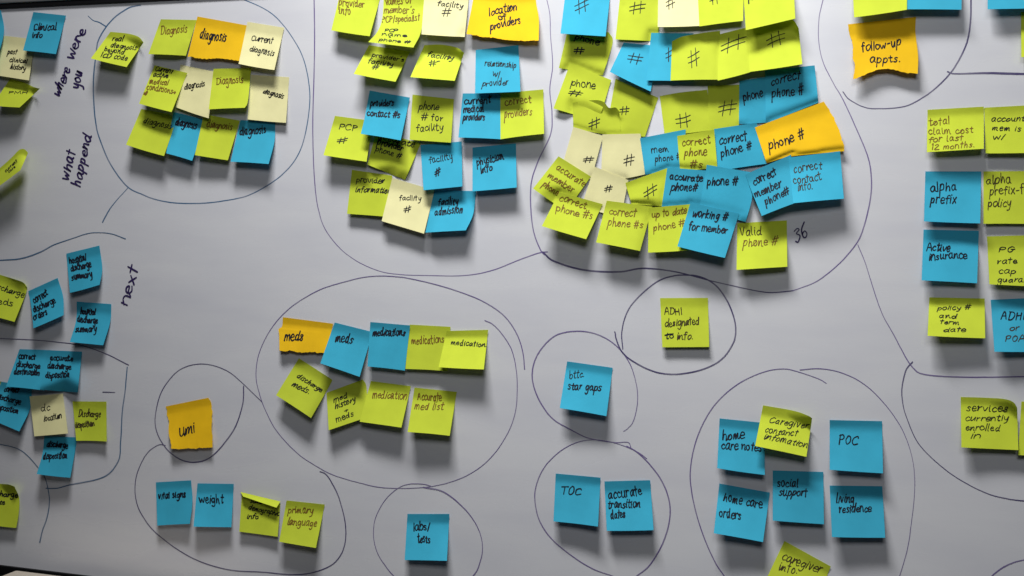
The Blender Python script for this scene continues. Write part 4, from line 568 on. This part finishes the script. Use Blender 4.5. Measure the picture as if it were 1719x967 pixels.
# ------------------------------------------------------------------ sticky notes
NU = NV = 24
def resample(pts, n):
    P = np.asarray(pts, float)
    if len(P) > 2:
        P = catmull(P, 8)
    s = np.concatenate([[0], np.cumsum(np.linalg.norm(np.diff(P, axis=0), axis=1))])
    t = np.linspace(0, s[-1], n)
    return np.stack([np.interp(t, s, P[:, k]) for k in (0, 1)], -1)
def tear(E, rng, amp):
    """ragged torn edge"""
    n = len(E)
    d = E[-1] - E[0]; nn = np.array([-d[1], d[0]]) / np.linalg.norm(d)
    r = np.zeros(n); v = 0; lo = 0
    for i in range(n):
        v = .62 * v + rng.gauss(0, 1)
        lo = .93 * lo + rng.gauss(0, .55)
        r[i] = v * .7 + lo
    w = np.minimum(1, np.minimum(np.arange(n), np.arange(n)[::-1]) / 3)
    return E + nn * (r * amp * w)[:, None]
def build_note(nd, idx):
    rng = random.Random(100 + idx)
    TL, TR, BR, BL = [np.array(q, float) for q in nd['c']]
    nu = nv = NU
    if 'torn' in nd: nu = nv = 44
    top = resample([TL, *nd.get('top', []), TR], nu + 1)
    bot = resample([BL, *nd.get('bottom', []), BR], nu + 1)
    lef = resample([TL, *nd.get('left', []), BL], nv + 1)
    rig = resample([TR, *nd.get('right', []), BR], nv + 1)
    t = nd.get('torn', '')
    # torn edges: the rag stays at the rim of the sheet
    rag = []
    if t:
        sv = np.linspace(0, 1, nv + 1)[:, None]
        if 'b' in t:
            st = BL + (BR - BL) * sv; rag.append(('b', tear(bot, rng, .55) - st)); bot = st
        if 'l' in t:
            st = TL + (BL - TL) * sv; rag.append(('l', tear(lef, rng, .40) - st)); lef = st
        if 'r' in t:
            st = TR + (BR - TR) * sv; rag.append(('r', tear(rig, rng, .40) - st)); rig = st
    if not t:
        # hand-cut sheets bow slightly
        sgn = rng.uniform(-.7, .7)
        u = np.linspace(0, 1, nu + 1)
        bot[:, 1] += sgn * np.sin(np.pi * u)
    u = np.linspace(0, 1, nu + 1)[None, :, None]; v = np.linspace(0, 1, nv + 1)[:, None, None]
    G = ((1 - v) * top[None] + v * bot[None] + (1 - u) * lef[:, None] + u * rig[:, None]
         - ((1 - u) * (1 - v) * TL + u * (1 - v) * TR + (1 - u) * v * BL + u * v * BR))
    for side, dsp in rag:
        if side == 'b': G = G + dsp[None] * v ** 5
        if side == 'l': G = G + dsp[:, None] * (1 - u) ** 6
        if side == 'r': G = G + dsp[:, None] * u ** 6
    U = u[..., 0] + 0 * v[..., 0]; V = v[..., 0] + 0 * u[..., 0]
    if 'hc' in nd:
        h0, h1, h2, h3 = nd['hc']
        hb = h3 * (1 - U) + h2 * U; ht = h0 * (1 - U) + h1 * U
    else:
        k = rng.uniform(-.16, .16)
        hb = min(32, nd['h'] * 1.04) * (1 + k * (2 * U - 1)); ht = 0 * U
    # flat along the glue strip, bent out below it
    v0 = rng.uniform(.12, .20)
    q = np.clip((V - v0) / (1 - v0), 0, 1)
    kk = rng.uniform(.05, .16)
    soft = np.where(q < kk, q * q / (2 * kk), q - kk / 2) / (1 - kk / 2)
    prof = soft ** (1 + (nd['p'] - 1) * .4)
    H = ht * (1 - prof) + hb * prof
    # the loose part bellies and ripples a little
    H = H + V * (1 - np.abs(2 * U - 1) ** 2) * rng.uniform(-1.6, 1.6)
    H = H + V * .5 * np.sin(3.1 * U + rng.uniform(0, 6)) * np.sin(4 * V + rng.uniform(0, 6))
    if 'top' in nd and 'hc' not in nd:
        # corner that rolls off the board at the upper right
        c0 = 0.0 if nd.get('roll') == 'l' else (.85 if nd.get('roll') == 'r' else 1.0)
        H = H + (15 if 'roll' in nd else 13) * np.clip(1 - np.hypot((U - c0) / .55, V / .30), 0, 1) ** 1.2
    # the free top edge of many sheets stands a little off the board above the glue strip
    if 'hc' not in nd and 'flap' not in nd:
        lift = rng.uniform(.6, 1.7) * (.6 if nd['col'] in 'CO' else 1)
        H = H + lift * (1 + .3 * (2 * U - 1) * rng.uniform(-1, 1)) * np.clip(1 - V / (v0 + .02), 0, 1) ** 1.1
    return dict(G=G, H=np.maximum(H, 0), nu=nu, nv=nv, c=(TL, TR, BR, BL))
def quad_uv(c, p):
    TL, TR, BR, BL = c
    u = np.full(p.shape[:-1], .5); v = np.full(p.shape[:-1], .5)
    for _ in range(8):
        u_, v_ = u[..., None], v[..., None]
        f = (1 - u_) * (1 - v_) * TL + u_ * (1 - v_) * TR + u_ * v_ * BR + (1 - u_) * v_ * BL - p
        fu = (1 - v_) * (TR - TL) + v_ * (BR - BL)
        fv = (1 - u_) * (BL - TL) + u_ * (BR - TR)
        det = fu[..., 0] * fv[..., 1] - fu[..., 1] * fv[..., 0]
        det = np.where(np.abs(det) < 1e-3, 1e-3, det)
        du = (f[..., 0] * fv[..., 1] - f[..., 1] * fv[..., 0]) / det
        dv = (fu[..., 0] * f[..., 1] - fu[..., 1] * f[..., 0]) / det
        u = np.clip(u - du, -3, 4); v = np.clip(v - dv, -3, 4)
    return u, v
def sample(Z, u, v):
    nv, nu = Z.shape[0] - 1, Z.shape[1] - 1
    a = np.clip(u, 0, 1) * nu; b = np.clip(v, 0, 1) * nv
    i = np.minimum(a.astype(int), nu - 1); j = np.minimum(b.astype(int), nv - 1)
    a = a - i; b = b - j
    return Z[j, i] * (1 - a) * (1 - b) + Z[j, i + 1] * a * (1 - b) + Z[j + 1, i] * (1 - a) * b + Z[j + 1, i + 1] * a * b

built = [build_note(nd, i) for i, nd in enumerate(NOTES)]
bbs = [(b['G'][..., 0].min(), b['G'][..., 0].max(), b['G'][..., 1].min(), b['G'][..., 1].max()) for b in built]
def overlap(i, j, m=6):
    a, b = bbs[i], bbs[j]
    return a[0] < b[1] + m and b[0] < a[1] + m and a[2] < b[3] + m and b[2] < a[3] + m
def inside(j, p, m):
    u, v = quad_uv(built[j]['c'], p)
    return (u > -m) & (u < 1 + m) & (v > -m) & (v < 1 + m), u, v
# each note stuck over others starts one sheet further out
base = [0.5] * len(NOTES)
for j in range(len(NOTES)):
    for i in range(j):
        if overlap(i, j, 0):
            ins, _, _ = inside(j, built[i]['G'], 0.0)
            if ins.any():
                base[j] = max(base[j], base[i] + .75)
    built[j]['H'] = built[j]['H'] + base[j]
# a note with another stuck over it is held down by the one in front
for i in range(len(NOTES) - 1, -1, -1):
    Hi = built[i]['H']; Gi = built[i]['G']; lim = np.full(Hi.shape, 1e3)
    for j in range(i + 1, len(NOTES)):
        if overlap(i, j):
            ins, u, v = inside(j, Gi, .05)
            if ins.any():
                zf = sample(built[j]['H'], u, v)
                lim = np.where(ins, np.minimum(lim, np.maximum(zf - .65, base[i])), lim)
    step = np.linalg.norm(Gi[1:] - Gi[:-1], axis=-1).mean() * .40
    if (lim < Hi).any():
        Hi = np.minimum(Hi, lim)
        for _ in range(NU):
            Q = np.pad(Hi, 1, mode='edge')
            nb = np.minimum(np.minimum(Q[:-2, 1:-1], Q[2:, 1:-1]), np.minimum(Q[1:-1, :-2], Q[1:-1, 2:]))
            Hi = np.minimum(Hi, nb + step)
        for _ in range(6):
            Q = np.pad(Hi, 1, mode='reflect', reflect_type='odd')
            Hi = (Q[:-2, 1:-1] + Q[2:, 1:-1] + Q[1:-1, :-2] + Q[1:-1, 2:] + 2 * Hi) / 6
            Hi = np.minimum(np.maximum(Hi, base[i]), lim)
    built[i]['H'] = Hi

def grid_faces(nu, nv, off=0):
    F = []
    for j in range(nv):
        for i in range(nu):
            a = off + j * (nu + 1) + i; b = a + 1; c = a + nu + 2; d = a + nu + 1
            F += [(a, d, c), (a, c, b)]
    return F
def sheet(name, G, H, mat, parent=None, origin=None):
    nv, nu = G.shape[0] - 1, G.shape[1] - 1
    T = at(G.reshape(-1, 2), H.reshape(-1))
    K = T + np.array([0, .00016, 0])
    n = len(T)
    F = grid_faces(nu, nv)
    F = F + [(c + n, b + n, a + n) for a, b, c in F]
    idx = np.arange(n).reshape(nv + 1, nu + 1)
    ring = list(idx[0, :]) + list(idx[1:, -1]) + list(idx[-1, :-1][::-1]) + list(idx[1:-1, 0][::-1])
    for a, b in zip(ring, ring[1:] + ring[:1]):
        F.append((a + 2 * n, b + 2 * n, b + 3 * n, a + 3 * n))
    V = np.vstack([T, K, T, K])
    # the rim has vertices of its own so that it does not bend the shading of the faces
    used = sorted({int(q) for f in F for q in f})
    back = {q: k for k, q in enumerate(used)}
    V = V[used]; F = [tuple(back[int(q)] for q in f) for f in F]
    me = bpy.data.meshes.new(name)
    org = np.zeros(3) if origin is None else origin
    me.from_pydata([tuple(map(float, q - org)) for q in V], [], [tuple(map(int, f)) for f in F])
    me.materials.append(mat)
    sm = [True] * (len(F) - len(ring)) + [False] * len(ring)
    me.polygons.foreach_set('use_smooth', sm)
    me.update()
    o = bpy.data.objects.new(name, me)
    col.objects.link(o)
    if parent is not None: o.parent = parent
    else: o.location = org
    return o
def drape(P, G, H):
    """heights of pen points lying on the sheet (nan where off the sheet)"""
    nv, nu = G.shape[0] - 1, G.shape[1] - 1
    out = np.full(len(P), np.nan)
    F = np.array(grid_faces(nu, nv)); g = G.reshape(-1, 2); z = H.reshape(-1)
    A, Bq, Cq = g[F[:, 0]], g[F[:, 1]], g[F[:, 2]]
    za, zb, zc = z[F[:, 0]], z[F[:, 1]], z[F[:, 2]]
    e1 = Bq - A; e2 = Cq - A
    det = e1[:, 0] * e2[:, 1] - e1[:, 1] * e2[:, 0]
    det = np.where(np.abs(det) < 1e-9, 1e-9, det)
    for k in range(0, len(P), 256):
        q = P[k:k + 256, None, :] - A[None]
        s = (q[..., 0] * e2[:, 1] - q[..., 1] * e2[:, 0]) / det
        t = (e1[:, 0] * q[..., 1] - e1[:, 1] * q[..., 0]) / det
        ok = (s > -.001) & (t > -.001) & (s + t < 1.001)
        f = ok.argmax(1); r = np.arange(len(f)); hit = ok[r, f]
        zz = za[f] + s[r, f] * (zb - za)[f] + t[r, f] * (zc - za)[f]
        out[k:k + 256] = np.where(hit, zz, np.nan)
    return out
for i, nd in enumerate(NOTES):
    bd = built[i]; G, H = bd['G'], bd['H']
    org = at((G[0, 0] + G[0, -1]) / 2, base[i])
    note = sheet('sticky_note', G, H, PAPER[nd['col']], None, org)
    note['label'] = nd['label']; note['category'] = 'sticky note'; note['group'] = nd['group']
    bypen = {}
    rng = random.Random(900 + i)
    for (st, x0, y0, x1, y1, xh, pen) in nd['texts']:
        for s in strokes(st, x0, y0, x1, y1, xh, SLANT[pen], rng):
            bypen.setdefault(pen, []).append((s, min(PEN_W[pen], .27 * xh + .35)))
    for pen, ss in bypen.items():
        Va, sizes = [], []
        for s, wpen in ss:
            a, b = ribbon(s, wpen, rng)
            Va += [a, b]; sizes.append(len(a))
        P = np.vstack(Va); z = drape(P, G, H)
        lift = np.concatenate([np.full(2 * n, .28 + .02 * (k % 10)) for k, n in enumerate(sizes)])
        W = at(P, np.nan_to_num(z) + lift) - org
        F = []; o0 = 0
        for n in sizes:
            for q in range(n - 1):
                f = (o0 + q, o0 + q + 1, o0 + n + q + 1, o0 + n + q)
                if not np.isnan(z[list(f)]).any(): F.append(f)
            o0 += 2 * n
        if F:
            o = link_mesh('handwriting', W, F, INK[pen])
            o.parent = note
    if 'flap' in nd:
        TL, TR, BR, BL = [np.array(q, float) for q in nd['flap']]
        u = np.linspace(0, 1, 11)[None, :, None]; v = np.linspace(0, 1, 7)[:, None, None]
        g = (1 - u) * (1 - v) * TL + u * (1 - v) * TR + u * v * BR + (1 - u) * v * BL
        hv = (base[i] + .8 + 13 * (v[..., 0] ** 1.2) * (.55 + .45 * u[..., 0]) + 0 * u[..., 0])
        sheet('folded_edge', g, hv, PAPER[nd['col']], note, org)
